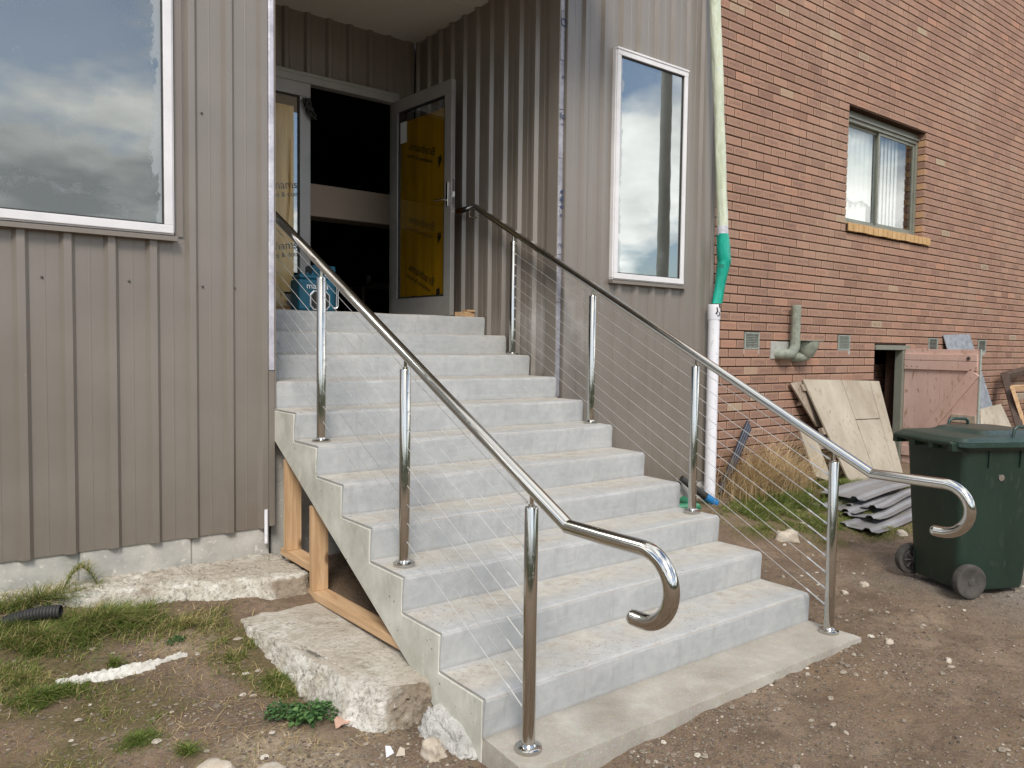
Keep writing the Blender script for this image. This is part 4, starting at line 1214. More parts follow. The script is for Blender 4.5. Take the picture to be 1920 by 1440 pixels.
for i in range(nbd):
    a, b = DW / nbd * i + 0.0012, DW / nbd * (i + 1) - 0.0012
    MB().obox(MD @ Matrix.Translation((a, 0, 0)), b - a, 0.02, DHT + random.uniform(-.004, .004)).build('board', M_PINK, hd, bevel=0.0015)
for (z, hh) in ((1.165, 0.105), (1.275, 0.075), (0.12, 0.12)):
    MB().obox(MD @ Matrix.Translation((0.005, 0.0202, z)), DW - 0.02, 0.022, hh).build('ledge', M_PINK, hd, bevel=0.003)
p0, p1 = Vector((0.16, 0, 0.25)), Vector((DW - 0.04, 0, 1.15))
dd = (p1 - p0).normalized(); pn = Vector((-dd.z, 0, dd.x)) * 0.062
MB().prism([MD @ (p + Vector((0, 0.0202, 0))) for p in (p0 - pn, p1 - pn, p1 + pn, p0 + pn)], (dn * 0.022)).build('brace', M_PINK, hd, bevel=0.003)
MB().obox(MD @ Matrix.Translation((0.60, 0.0202, 0.575)), DW - 0.605, 0.028, 0.09).build('batten', M_OLDWOOD, hd, bevel=0.003)
MB().obox(MD @ Matrix.Translation((DW + 0.001, -0.002, 0.0)), 0.012, 0.026, DHT).build('edge_strip', M_VENT, hd)
for u, z in ((0.01, 1.22), (0.04, 1.20), (0.10, 1.20), (0.17, 1.20), (0.80, 1.18)):
    MB().lathe([(0.006, 0), (0.006, 0.003)], MD @ Vector((u, 0.0425, z)), dn, 8).build('bolt', M_BLACKR, hd)
MB().lathe([(0.018, 0), (0.022, 0.004), (0.012, 0.006)], MD @ Vector((0.775, 0.0425, 1.305)), dn, 12).build('lock_plate', M_SCREW, hd)

# ================================================================ handrails
def arc(cx, cy, r, a0, a1, n, f):
    return [f(cx + r * math.cos(a0 + (a1 - a0) * i / n), cy + r * math.sin(a0 + (a1 - a0) * i / n)) for i in range(n + 1)]
POST_Y = [-0.152 + 3 * T * k for k in range(4)]
POST_Z = [3 * H * k for k in range(4)]
SL = H / T
YK, ZK = -0.352, 0.868
def railz(y): return ZK + SL * (y - YK)
def handrail(x, label, wall_dir):
    h = thing('handrail', (x, POST_Y[0], 0.0), label, 'handrail', 'stainless handrails of the steps')
    yt = 3.150
    a = Vector((x, yt, railz(yt))); k = Vector((x, YK, ZK))
    inc = (k - a).normalized(); fl = Vector((0, -1, 0)); bis = (inc + fl).normalized()
    m = MB()
    bis2 = (Vector((0, -1, 0)) + inc).normalized()
    m.tube([a, (a + k) / 2, k], 0.0254, 24, False, t0=bis2, t1=bis)
    hookr = 0.113
    ye = -0.70
    pts = [k, Vector((x, (YK + ye) / 2, ZK - 0.001))] + arc(ye, ZK - hookr, hookr, R(90), R(270), 22, lambda y, z: Vector((x, y, z))) 
    pts.append(Vector((x, ye + 0.035, ZK - 2 * hookr)))
    m.tube(pts, 0.0254, 24, False, t0=bis)
    e = pts[-1]
    m.lathe([(0.0254, 0), (0.0235, 0.010), (0.016, 0.018), (0.006, 0.022)], e, (0, 1, 0), 24)
    # level return at the top, turning in to the wall
    yb2 = 3.40
    top = [a, Vector((x, yb2, a.z))] + arc(0, 0, 0.045, 0, R(90), 8, lambda c, s: Vector((x + wall_dir * (0.045 - c), yb2 + s, a.z)))[1:]
    m.tube(top, 0.0254, 24, True, t0=-bis2)
    m.build('rail_pipe', M_STEEL, h, smooth=40)
    br = MB().tube([Vector((x, 3.24, a.z - 0.02)), Vector((x, 3.24, a.z - 0.065)), Vector((x + wall_dir * 0.03, 3.24, a.z - 0.075)), Vector((x + wall_dir * 0.075, 3.24, a.z - 0.06))], 0.007, 10)
    br.build('wall_bracket', M_STEEL, h, smooth=40)
    pm = None
    for y, z in zip(POST_Y, POST_Z):
        z0 = z
        p = MB()
        p.lathe([(0.0254, 0.0), (0.0254, 0.897), (0.0235, 0.901)], (x, y, z0), (0, 0, 1), 28)
        po = p.build('post', M_STEEL, h, smooth=35)
        MB().lathe([(0.0500, 0.001), (0.0515, 0.006), (0.0505, 0.015), (0.044, 0.019), (0.031, 0.021), (0.0262, 0.028)], (x, y, z0), (0, 0, 1), 32).build('base_flange', M_STEEL, po, smooth=35)
        zt = railz(y) - 0.024
        MB().lathe([(0.0125, 0.0), (0.0125, 0.008), (0.0075, 0.010), (0.0075, zt - z0 - 0.901)], (x, y, z0 + 0.901), (0, 0, 1), 16).build('stem', M_STEEL, po, smooth=35)
    d = Vector((0, T, H)).normalized()
    for i in range(10):
        zc = 0.128 + 0.0857 * i
        A = Vector((x, POST_Y[0], zc)) + d * 0.0
        B = Vector((x, POST_Y[3], zc + SL * (POST_Y[3] - POST_Y[0])))
        c = MB().tube([A + d * 0.02, (A + B) / 2 + Vector((0, 0, -0.0015)), B], 0.0017, 6).build('cable', M_WIRE, h, smooth=60)
        s = MB()
        q = A + d * 0.030
        s.tube([q, q + d * 0.022], 0.0055, 8); s.tube([q + d * 0.022, q + d * 0.10], 0.0032, 8); s.tube([q + d * 0.10, q + d * 0.125], 0.0044, 8)
        s.build('swage', M_WIRE, c, smooth=40)
        MB().lathe([(0.008, 0), (0.009, 0.004), (0.006, 0.010)], Vector((x, POST_Y[3] - 0.024, B.z - 0.024 * SL)), (0, -1, -SL), 8).build('swage', M_WIRE, c, smooth=40)
    return h
handrail(0.088, 'polished steel handrail with wire cables along the left edge, nearest the camera', -1)
handrail(2.108, 'polished steel handrail with wire cables along the right edge, beside the tall window wall', 1)

# ================================================================ timber frame under the flight
tf = thing('stud_framing', (0.02, 1.3, 0.1), 'pine stud frame standing under the side of the concrete flight', 'frame')
def timber(name, p0, p1, wy, wz_, mat):
    pass
MB().prism([(0.012, 1.712, 0.090), (0.012, 0.50, 0.128), (0.012, 0.50, 0.168), (0.012, 1.712, 0.134)], (0.09, 0, 0)).build('plate', M_PINEY, tf, bevel=0.002)
MB().prism([(0.012, 2.10, 0.236), (0.012, 1.676, 0.236), (0.012, 1.676, 0.276), (0.012, 2.10, 0.276)], (0.09, 0, 0)).build('plate', M_PINEY, tf, bevel=0.002)
MB().box(0.010, 0.10, 1.625, 1.672, 0.137, 0.60).build('stud', M_PINEZ, tf, bevel=0.002)
MB().box(0.010, 0.10, 2.00, 2.047, 0.2775, 0.81).build('stud', M_PINEZ, tf, bevel=0.002)

# ================================================================ rough concrete on the left
ft = rough_hex([(-1.45, 1.90, -0.10), (0.05, 1.57, -0.10), (0.05, 2.22, -0.10), (-1.45, 2.22, -0.10), (-1.45, 2.12, 0.215), (0.035, 1.70, 0.222), (0.035, 2.22, 0.228), (-1.45, 2.22, 0.245)], (110, 34, 22), 0.020, 10.0, 0.16, 5, 1.1, pull=0.035)
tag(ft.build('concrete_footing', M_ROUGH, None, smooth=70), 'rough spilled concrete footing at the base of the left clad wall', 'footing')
sb = rough_hex([(-0.50, 1.62, -0.16), (-0.33, 0.44, -0.16), (0.16, 0.30, -0.16), (0.16, 1.66, -0.16), (-0.42, 1.62, 0.085), (-0.235, 0.455, 0.100), (0.14, 0.36, 0.095), (0.14, 1.69, 0.088)], (90, 44, 20), 0.014, 13.0, 0.30, 9, 1.1, pull=0.07)
# keep the top trowelled flat
sb.v = [(x, y, 0.090 + (z - 0.090) * 0.22) if z > 0.060 else (x, y, z) for (x, y, z) in sb.v]
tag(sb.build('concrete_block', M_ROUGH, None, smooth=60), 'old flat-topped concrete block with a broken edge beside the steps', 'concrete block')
lp = rough_hex([(-0.13, 0.36, -0.15), (-0.11, 0.02, -0.15), (0.05, 0.02, -0.15), (0.05, 0.40, -0.15), (-0.06, 0.33, 0.02), (-0.05, 0.10, -0.045), (0.03, 0.08, 0.0), (0.03, 0.36, 0.05)], (34, 40, 22), 0.012, 13, 0.5, 2, 1.2, pull=0.035)
tag(lp.build('concrete_lump', M_CRUMB, None, smooth=60), 'pale grey concrete lump against the bottom of the stair side', 'concrete lump')
# streak of spilled plaster
vs_, fs = [], []
pa, pb = gpt(105, 1282), gpt(352, 1228)
NS, NC = 70, 12
for i in range(NS + 1):
    t = i / NS
    c = pa.lerp(pb, t)
    wdt = (0.034 + 0.030 * fbm((t * 6, 0, 1), 3, 1.0)) * (0.25 + 0.75 * min(1, math.sin(math.pi * min(1, t * 1.05)) * 1.6)) * (1 - 0.62 * (t > 0.72))
    for j in range(NC + 1):
        v = j / NC * 2 - 1
        y = c.y + v * wdt + 0.012 * fbm((t * 9, 3, 0), 3, 1.0)
        hgt_ = 0.020 * (1 - abs(v) ** 2.5) * (0.75 + 0.9 * fbm((t * 22, v * 2.1, 5), 4, 1.0)) - (0.006 if abs(v) > 0.95 else 0)
        vs_.append((c.x + 0.006 * fbm((t * 8, v, 2), 2, 1.0), y, float(gz(c.x, y)) + hgt_))
for i in range(NS):
    for j in range(NC):
        a = i * (NC + 1) + j
        fs.append((a, a + NC + 1, a + NC + 2, a + 1))
tag(MB().add(vs_, fs).build('plaster_streak', M_CHALK, None, smooth=70), 'white streak of dried plaster lying across the left soil', 'plaster')

# black corrugated drainage hose in the grass
pts, rs = [], []
h0, h1 = hit(114, 1134, 2, 0.25), hit(16, 1150, 2, 0.22)
for i in range(60):
    t = i / 59
    p = h0.lerp(h1, t * 1.2); p.z += 0.015 * math.sin(t * 3) - 0.02 * t
    p.z -= 0.030
    pts.append(p); rs.append(0.031 if i % 3 else 0.0265)
m = MB(); m.tube(pts, rs, 16, False); m.tube([pts[0] , pts[3]], 0.023, 16, False)
tag(m.build('drainage_hose', M_BLACKR, None, smooth=30), 'black ribbed drainage hose lying in the long grass', 'hose')

# ================================================================ right side: pipes
pv = thing('downpipe', (4.0, 2.1, 0.12), 'white plastic downpipe standing at the corner of the clad wall', 'pipe')
pa = hit(1336, 575, 1, 2.10); 
m = MB().tube([(3.965, 2.095, 0.10), (3.965, 2.095, 1.70), (3.960, 2.095, 1.74)], 0.050, 28); m.build('pipe', M_PVC, pv, smooth=40)
MB().lathe([(0.053, 0), (0.056, 0.01), (0.056, 0.13), (0.051, 0.135)], (3.962, 2.095, 1.735), (0, 0, 1), 28).build('socket', M_PVC, pv, smooth=40)
for i in range(9):
    an = R(-150 + i * 9); z = 1.75 + 0.1 * random.random()
    cxx, cyy = 3.962 + 0.0568 * math.sin(an) * 1, 2.095 - 0.0568 * math.cos(an)
    MB().obox(Matrix.Translation((3.962, 2.095, z)) @ Matrix.Rotation(an + R(110), 4, 'Z') @ Matrix.Translation((0, -0.0572, 0)) @ Matrix.Rotation(random.uniform(-.6, .6), 4, 'Y'), 0.012, 0.001, random.uniform(0.015, 0.05)).build('scuff_mark', M_BLACKR, pv)
MB().lathe([(0.062, 0), (0.066, 0.02), (0.066, 0.10)], (3.965, 2.095, 0.02), (0, 0, 1), 24).build('socket', M_GREENP, pv, smooth=40)
ud = thing('wrapped_downpipe', (4.05, 2.06, 1.9), 'downpipe wrapped in milky green plastic with a teal bag taped over its end', 'pipe')
def wobble_tube(pts, r0, amp, n=28, seed=0, sub=14):
    P = []
    for a, b in zip(pts, pts[1:]):
        for i in range(sub): P.append(Vector(a).lerp(Vector(b), i / sub))
    P.append(Vector(pts[-1]))
    m = MB(); rings = []
    for i, p in enumerate(P):
        ring = []
        rr = r0(i / (len(P) - 1)) if callable(r0) else r0
        for k in range(n):
            an = 2 * math.pi * k / n
            q = rr * (1 + amp * fbm((math.cos(an) * 1.5, math.sin(an) * 1.5, p.z * 2.2 + seed), 4, 1.2))
            ring.append(p + Vector((math.cos(an) * q, math.sin(an) * q, 0)))
        rings.append(ring)
    return m.loft(rings)
A, B_, C_ = hit(1355, 428, 1, 2.06), hit(1348, 200, 1, 2.07), hit(1339, -30, 1, 2.075)
D_ = Vector((C_.x - 0.02, 2.075, 6.0))
MB().tube([A, B_, C_, D_], 0.040, 20).build('pipe', M_PVC, ud, smooth=40)
wobble_tube([A, A.lerp(B_, .5), B_, B_.lerp(C_, .5), C_, D_], 0.047, 0.13, 28, 1).build('plastic_sleeve', M_WRAP, ud, smooth=60)
MB().tube([A + Vector((-.002, 0, 0.02)), A + Vector((0.003, 0, -0.06))], 0.049, 24).build('tape_band', M_FOIL, ud, smooth=40)
Bt = hit(1358, 490, 1, 2.06); Bb = Vector((3.985, 2.085, 1.88))
A2 = A + Vector((0, 0, -0.05))
wobble_tube([A2, A2.lerp(Bt, .5), Bt, Bt.lerp(Bb, .5), Bb], lambda t: 0.050 + 0.014 * math.sin(math.pi * min(1, t * 1.2)) - 0.004 * t, 0.16, 30, 4).build('plastic_bag', M_TEAL, ud, smooth=60)
text_mesh('lettering', '0.05', 0.045, M_BLACKINK, ud, frame_xz((hit(1352, 499, 1, 1.99).x, 1.984, hit(1352, 499, 1, 1.99).z)), squash=0.9)
# black pipe with a blue end at the foot of the wall
bp = thing('drain_pipe', (3.95, 2.0, 0.1), 'short black drain pipe with a blue end poking out by the steps', 'pipe')
e0 = hit(1347, 948, 0, 3.72); e1 = hit(1279, 898, 0, 3.42)
e1 = Vector((3.60, e0.y + 0.36, e1.z))
e0 = hit(1343, 945, 2, 0.11); e1 = hit(1276, 897, 1, 2.14)
e1b = e0.lerp(e1, 0.99)
md = e0.lerp(e1, 0.28)
MB().tube([md, e1b], 0.033, 18).build('pipe', M_BLACKR, bp, smooth=40)
MB().tube([e0, md + (e1b - md) * 0.03], 0.036, 20, False).tube([e0.lerp(md, .3), md], 0.030, 20).build('sleeve', M_BLUEP, bp, smooth=40)
gp = gpt(1335, 955)
m = MB().tube([gp + Vector((-0.22, 0.20, 0.0)), gp + Vector((-0.08, 0.10, 0.01)), gp + Vector((-0.02, 0.30, 0.03))], 0.04, 18)
tag(m.build('drain_fitting', M_GREENP, None, smooth=40), 'green drain fitting half buried under the white downpipe', 'pipe fitting')
# blue-black plastic channels leaning on the bricks
s0, s1 = gpt(1350, 925), hit(1401, 800, 1, 2.262)
s0.y = max(s0.y, 1.95)
dv = (s1 - s0).normalized(); sv = dv.cross(Vector((0, 1, 0))).normalized()
m = MB()
for k, off in enumerate((-0.028, 0.0, 0.028)):
    m.tube([s0 + sv * off + Vector((0, 0, 0.0)), s1 + sv * off * 0.8 + Vector((0, -0.02, 0.02 * k))], 0.017, 10)
tag(m.build('plastic_channel', M_DKBLUE, None, smooth=40), 'blue-black plastic channel bundle leaning on the bricks by the downpipe', 'plastic strip')

# waste pipe and gully on the brick wall
wp = thing('waste_pipe', (5.42, YB, 1.4), 'short weathered green waste pipe and hopper bend on the brick wall', 'pipe')
WPX = 5.375
MB().lathe([(0.047, 0), (0.047, 0.345), (0.049, 0.35), (0.049, 0.375)], (WPX + 0.03, YB - 0.085, 1.555), (0, 0, 1), 22).build('riser', M_PIPEG, wp, smooth=40)
m = MB().tube([Vector((WPX + 0.03, YB - 0.085, 1.58))] + arc(0, 0, 0.11, 0, R(-90), 10, lambda c, s: Vector((WPX - 0.08 + c, YB - 0.085, 1.545 + s)))[0:] + [Vector((WPX - 0.14, YB - 0.075, 1.432)), Vector((WPX - 0.17, YB - 0.03, 1.432)), Vector((WPX - 0.17, YB + 0.06, 1.432))], 0.050, 20)
m.build('bend', M_PIPEG, wp, smooth=50)
m = MB()
hp = Vector((WPX + 0.21, YB - 0.10, 1.385))
m.lathe([(0.03, 0.0), (0.07, 0.03), (0.105, 0.10), (0.118, 0.155), (0.118, 0.175)], hp, (0, 0, 1), 22)
m.tube([hp + Vector((0, 0, 0.04)), hp + Vector((-0.06, 0.03, 0.02)), hp + Vector((-0.10, 0.15, 0.02))], 0.055, 16)
m.build('hopper', M_PIPEG, wp, smooth=40)
MB().lathe([(0.12, 0.176), (0.10, 0.182)], hp, (0, 0, 1), 22).build('grate', M_ALUO, wp, smooth=40)
MB().box(WPX - 0.27, WPX + 0.28, YB - 0.012, YB + 0.05, 1.385, 1.56).build('cement_patch', M_PATCH, wp, bevel=0.005)
MB().box(WPX + 0.06, WPX + 0.36, YB - 0.20, YB + 0.02, 1.568, 1.578).build('cover_plate', M_ALUO, wp)

# ================================================================ boards leaning on the bricks
def leaning_board(name, bl, br, tl, tr, th, mat, label, cat, joints=()):
    """bl, br, tl, tr: corners of the front face"""
    bl, br, tl, tr = [Vector(p) for p in (bl, br, tl, tr)]
    n = (br - bl).cross(tl - bl).normalized()
    if n.dot(CAMP - bl) < 0: n = -n
    m = MB().prism([bl, br, tr, tl], -n * th)
    return m, n
ply = thing('leaning_plywood', (6.2, 1.75, 0.05), 'large weathered plywood panel leaning against the brick wall behind the bin', 'panel')
tl, tr = hit(1506, 711, 1, 2.215), hit(1648, 714, 1, 2.19)
bl, br = hit(1600, 917, 1, 1.78), hit(1697, 903, 1, 1.74)
c0 = tl
def lerp2(u, v): return bl.lerp(br, u).lerp(tl.lerp(tr, u), v)
nrm_ = (br - bl).cross(tl - bl).normalized()
if nrm_.dot(CAMP - bl) < 0: nrm_ = -nrm_
def ply_piece(u0, u1, v0, v1, name='sheet', d=0.0):
    P = [lerp2(u0, v0), lerp2(u1, v0), lerp2(u1, v1), lerp2(u0, v1)]
    return MB().prism([p + nrm_ * d for p in P], -nrm_ * (0.020 + d)).build(name, M_PLY, ply, bevel=0.0015)
ply_piece(0.0, 0.478, 0.0, 1.0); ply_piece(0.484, 0.858, 0.0, 0.612, d=0.001); ply_piece(0.484, 0.858, 0.620, 1.0); ply_piece(0.864, 1.0, 0.0, 0.997, d=0.001)
m = MB()
for v in (0.03, 0.5, 0.9):
    P = [lerp2(-0.03, v), lerp2(1.0, v), lerp2(1.0, v + 0.06), lerp2(-0.03, v + 0.06)]
    m.prism([p - nrm_ * 0.0215 for p in P], -nrm_ * 0.04)
m.build('batten', M_OLDWOOD, ply)
# the broken pallet side behind it
pal = thing('pallet_boards', (5.7, 2.0, 0.1), 'old grey pallet boards leaning behind the left edge of the plywood panel', 'pallet')
def quad_board(q, th, name, parent, mat):
    q = [Vector(p) for p in q]
    n = (q[1] - q[0]).cross(q[3] - q[0]).normalized()
    if n.dot(CAMP - q[0]) < 0: n = -n
    return MB().prism(q, -n * th).build(name, mat, parent, bevel=0.002)
quad_board([hit(1532, 800, 1, 2.13), hit(1548, 800, 1, 2.12), hit(1508, 714, 1, 2.24), hit(1482, 718, 1, 2.245)], 0.022, 'board', pal, M_OLDWOOD)
quad_board([hit(1530, 893, 1, 1.98), hit(1562, 905, 1, 1.95), hit(1526, 808, 1, 2.10), hit(1500, 808, 1, 2.12)], 0.022, 'board', pal, M_PLY)
quad_board([hit(1504, 757, 1, 2.20), hit(1560, 748, 1, 2.20), hit(1560, 738, 1, 2.215), hit(1504, 750, 1, 2.215)], 0.07, 'bearer', pal, M_OLDWOOD)
quad_board([hit(1520, 845, 1, 2.08), hit(1575, 838, 1, 2.08), hit(1575, 828, 1, 2.10), hit(1520, 836, 1, 2.10)], 0.07, 'bearer', pal, M_OLDWOOD)
# grey fibre cement sheet behind the pink door, ply offcut, brown frame, timber frame
def quad_thing(q, th, name, mat, label, cat):
    q = [Vector(p) for p in q]
    n = (q[1] - q[0]).cross(q[3] - q[0]).normalized()
    if n.dot(CAMP - q[0]) < 0: n = -n
    return tag(MB().prism(q, -n * th).build(name, mat, None, bevel=0.002), label, cat)
quad_thing([hit(1822, 800, 1, 1.93), hit(1874, 800, 1, 1.93), hit(1818, 626, 1, 2.27), hit(1769, 628, 1, 2.27)], 0.012, 'cement_sheet', M_SLATE, 'blue-grey cement sheet leaning behind the open pink door', 'sheet')
quad_thing([hit(1842, 830, 1, 1.55), hit(1910, 828, 1, 1.50), hit(1877, 757, 1, 1.66), hit(1838, 767, 1, 1.70)], 0.016, 'plywood_offcut', M_PLY, 'pale plywood offcut leaning between pink door and brown frame', 'offcut')
def bar4(p, q, w_, d_):
    p, q = Vector(p), Vector(q); t = (q - p).normalized()
    s = t.cross(Vector((0, 1, 0.2))).normalized(); n = t.cross(s)
    return [p - s * w_ / 2, q - s * w_ / 2, q + s * w_ / 2, p + s * w_ / 2], n * d_
bf = thing('metal_frame', (10.6, 2.0, 0.1), 'dark brown metal window frame leaning on the bricks at the right edge', 'frame')
P1, P2, P3, P4 = hit(1876, 703, 1, 2.20), hit(1912, 830, 1, 1.62), hit(1990, 672, 1, 2.24), hit(2040, 830, 1, 1.62)
for a, b in ((P1, P2), (P1, P3), (P3, P4), (P2, P4)):
    q, d = bar4(a, b, 0.07, 0.09)
    MB().prism(q, d).build('rail' if a != P1 or b == P3 else 'stile', M_BROWNM, bf, bevel=0.004)
    q, d = bar4(a + Vector((0.06, -0.03, -0.04)), b + Vector((0.06, -0.03, -0.04)), 0.025, 0.05)
    MB().prism(q, d).build('inner_bead', M_BROWNM, bf)
tb = thing('pine_frame', (10.2, 1.7, 0.1), 'raw pine timber frame leaning at the right edge before the brown frame', 'frame')
Q1, Q2, Q3, Q4 = hit(1894, 727, 1, 1.95), hit(1935, 850, 1, 1.50), hit(1990, 724, 1, 1.95), hit(2040, 850, 1, 1.50)
for a, b, nm in ((Q1, Q2, 'stud'), (Q1, Q3, 'plate'), (Q3, Q4, 'stud')):
    q, d = bar4(a, b, 0.075, 0.045)
    MB().prism(q, d).build(nm, M_PINEZ if nm == 'stud' else M_PINEX, tb, bevel=0.003)
q, d = bar4(Q1.lerp(Q2, .14) + Vector((0.1, 0.03, 0)), Q3.lerp(Q4, .14) + Vector((0.1, 0.03, 0)), 0.08, 0.03)
MB().prism(q, d).build('rail', M_OLDWOOD, tb)
q, d = bar4(Q1.lerp(Q2, .50) + Vector((0.1, 0.03, 0)), Q3.lerp(Q4, .50) + Vector((0.1, 0.03, 0)), 0.08, 0.03)
MB().prism(q, d).build('rail', M_OLDWOOD, tb)

# ================================================================ offcuts of ribbed roofing on the grass
SHEETS = [((4.46, 0.80), 0.09, 0.020, 1.5, 0.46, 0.02, 'lowest grey ribbed sheet of the stack on the grass, nearest the steps'),
          ((4.74, 0.93), 0.15, 0.060, 1.4, 0.46, -0.02, 'second grey ribbed sheet up, lying skewed on the stack'),
          ((4.76, 1.16), 0.05, 0.035, 1.4, 0.44, 0.02, 'grey ribbed sheet at the back left of the stack, flat on the grass'),
          ((5.00, 1.04), 0.19, 0.100, 1.3, 0.44, -0.04, 'grey ribbed sheet with its end curling up in the middle of the stack'),
          ((4.98, 1.20), 0.12, 0.135, 1.3, 0.40, 0.02, 'topmost grey ribbed sheet of the stack behind the bin')]
for (ox, oy), an, z0, ln, wd, tilt, lab in SHEETS:
    pr = clad_profile(0, wd, 0.09, 0.024)
    vs_, fs = [], []
    NL = 8
    base = float(gz0(ox + 0.4, oy + 0.1)) + 0.015
    for i in range(NL + 1):
        u = ln * i / NL
        for (v, o) in pr:
            cx, cy = u * math.cos(an) - v * math.sin(an), u * math.sin(an) + v * math.cos(an)
            zz = base + z0 * 0.72 + o * 0.95 + tilt * v / wd + 0.012 * math.sin(u * 3 + oy * 5) + (0.02 * (1 - u / 0.4) ** 2 if u < 0.4 else 0) * (1 if tilt < 0 else 0.2)
            vs_ += [(ox + cx, oy + cy, zz), (ox + cx, oy + cy, zz - 0.002)]
    k = len(pr)
    for i in range(NL):
        for j in range(k - 1):
            a = (i * k + j) * 2; b = a + 2; c = a + 2 * k; d = c + 2
            fs += [(a, b, d, c), (a + 1, c + 1, d + 1, b + 1)]
    for j in range(k - 1):
        a = j * 2; fs.append((a, a + 1, a + 3, a + 2)); a += NL * k * 2; fs.append((a, a + 2, a + 3, a + 1))
    for i in range(NL):
        a = i * k * 2; fs.append((a, a + 2 * k, a + 2 * k + 1, a + 1)); a += (k - 1) * 2; fs.append((a, a + 1, a + 2 * k + 1, a + 2 * k))
    tag(MB().add(vs_, fs).build('ribbed_sheet', M_SHEET, None), lab, 'metal sheet', 'ribbed sheet offcuts stacked on the grass')

# ================================================================ wheelie bin
BO = Vector((3.47, -0.06, 0))
BO.z = float(gz0(BO.x, BO.y)) + 0.004
va = R(-27)
vv = Vector((math.cos(va), math.sin(va), 0)); uu = Vector((math.sin(va), -math.cos(va), 0))   # vv: back->front, uu: far->near side
MBin = Matrix(((vv.x, -uu.x, 0, BO.x), (vv.y, -uu.y, 0, BO.y), (0, 0, 1, BO.z), (0, 0, 0, 1)))  # local x: back->front, y: near->far, z up
bn = thing('wheelie_bin', BO, 'dark green two-wheeled rubbish bin standing on the soil beside the steps', 'bin')
def rrect(x0, x1, y0, y1, z, r=0.05, n=5):
    pts = []
    for (cx, cy, a0) in ((x1 - r, y1 - r, 0), (x0 + r, y1 - r, 90), (x0 + r, y0 + r, 180), (x1 - r, y0 + r, 270)):
        for i in range(n + 1):
            a = R(a0 + 90 * i / n)
            pts.append(MBin @ Vector((cx + r * math.cos(a), cy + r * math.sin(a), z)))
    return pts
rings = [rrect(0.03, 0.48, -0.205, 0.205, 0.03, 0.04), rrect(0.02, 0.49, -0.212, 0.212, 0.055, 0.045),
         rrect(0.005, 0.51, -0.222, 0.222, 0.26, 0.045), rrect(-0.01, 0.56, -0.245, 0.245, 0.60, 0.045), rrect(-0.02, 0.605, -0.268, 0.268, 0.92, 0.045)]
MB().loft(rings).build('body', M_BIN, bn, smooth=50)
m = MB().loft([rrect(-0.045, 0.63, -0.290, 0.290, 0.905, 0.05), rrect(-0.055, 0.64, -0.298, 0.298, 0.915, 0.05), rrect(-0.055, 0.64, -0.298, 0.298, 0.940, 0.05), rrect(-0.04, 0.62, -0.280, 0.280, 0.945, 0.05)])
m.build('rim', M_BIN, bn, smooth=40)
m = MB()
L = [(-0.075, 0.67, 0.315, 0.918, .06), (-0.085, 0.685, 0.322, 0.925, .06), (-0.085, 0.685, 0.322, 0.955, .06), (-0.07, 0.67, 0.308, 0.963, .06), (-0.06, 0.66, 0.300, 0.972, .06), (-0.045, 0.645, 0.285, 0.978, .06),
     (0.10, 0.60, 0.245, 0.985, .06), (0.125, 0.575, 0.222, 0.993, .06), (0.145, 0.555, 0.205, 1.008, .06), (0.165, 0.535, 0.185, 1.014, .06)]
m.loft([rrect(a, b, -c, c, z + 0.005, r) for a, b, c, z, r in L])
m.build('lid', M_LID, bn, smooth=32)
# handle bar lugs at the back
m = MB()
m.tube([MBin @ Vector((-0.105, y, 0.945)) for y in (-0.26, -0.1, 0.1, 0.26)], 0.016, 12)
for y in (-0.25, -0.08, 0.08, 0.25):
    m.obox(MBin @ Matrix.Translation((-0.115, y - 0.02, 0.90)), 0.10, 0.04, 0.055)
m.build('back_handle', M_BIN, bn, smooth=40, bevel=0.004)
for y in (-0.27, 0.27):
    m = MB().tube([MBin @ Vector(p) for p in ((0.30, y, 0.975), (0.31, y, 1.035), (0.33, y, 1.048), (0.43, y, 1.048), (0.45, y, 1.035), (0.46, y, 0.975))], 0.010, 10)
    m.build('lid_handle', M_LID, bn, smooth=50)
MB().tube([MBin @ Vector((0.06, -0.24, 0.105)), MBin @ Vector((0.06, 0.24, 0.105))], 0.010, 12).build('axle', M_SCREW, bn, smooth=40)
def wheel(side):
    y = side * 0.232
    ax = (MBin.to_3x3() @ Vector((0, side, 0))).normalized()
    base = MBin @ Vector((0.045, y, 0.104))
    wm = MB().lathe([(0.068, 0.008), (0.085, 0.0), (0.100, 0.004), (0.104, 0.018), (0.104, 0.040), (0.100, 0.052), (0.086, 0.056), (0.070, 0.050)], base, ax, 32)
    wo_ = wm.build('wheel', M_TYRE, bn, smooth=40)
    h = MB().lathe([(0.07, 0.010), (0.07, 0.042), (0.05, 0.036), (0.030, 0.038), (0.022, 0.054), (0.012, 0.056)], base, ax, 24)
    h.build('hub', M_TYRE if side < 0 else M_BLACKR, wo_, smooth=35)
    e1 = ax.cross(Vector((0, 0, 1))).normalized()
    for i in range(6):
        an = i * math.pi / 3
        d = e1 * math.cos(an) + Vector((0, 0, 1)) * math.sin(an)
        MB().tube([base + ax * 0.046 + d * 0.02, base + ax * 0.044 + d * 0.068], 0.005, 6).build('spoke', M_BLACKR, wo_)
wheel(-1); wheel(1)
axf = (MBin.to_3x3() @ Vector((0, -1, 0))).normalized()
bsf = MBin @ Vector((0.045, 0.238, 0.104))
fw_ = MB().lathe([(0.070, 0.0), (0.070, 0.004), (0.060, 0.008), (0.060, 0.003)], bsf, axf, 24).build('rim_ring', M_BLACKR, bn, smooth=35)
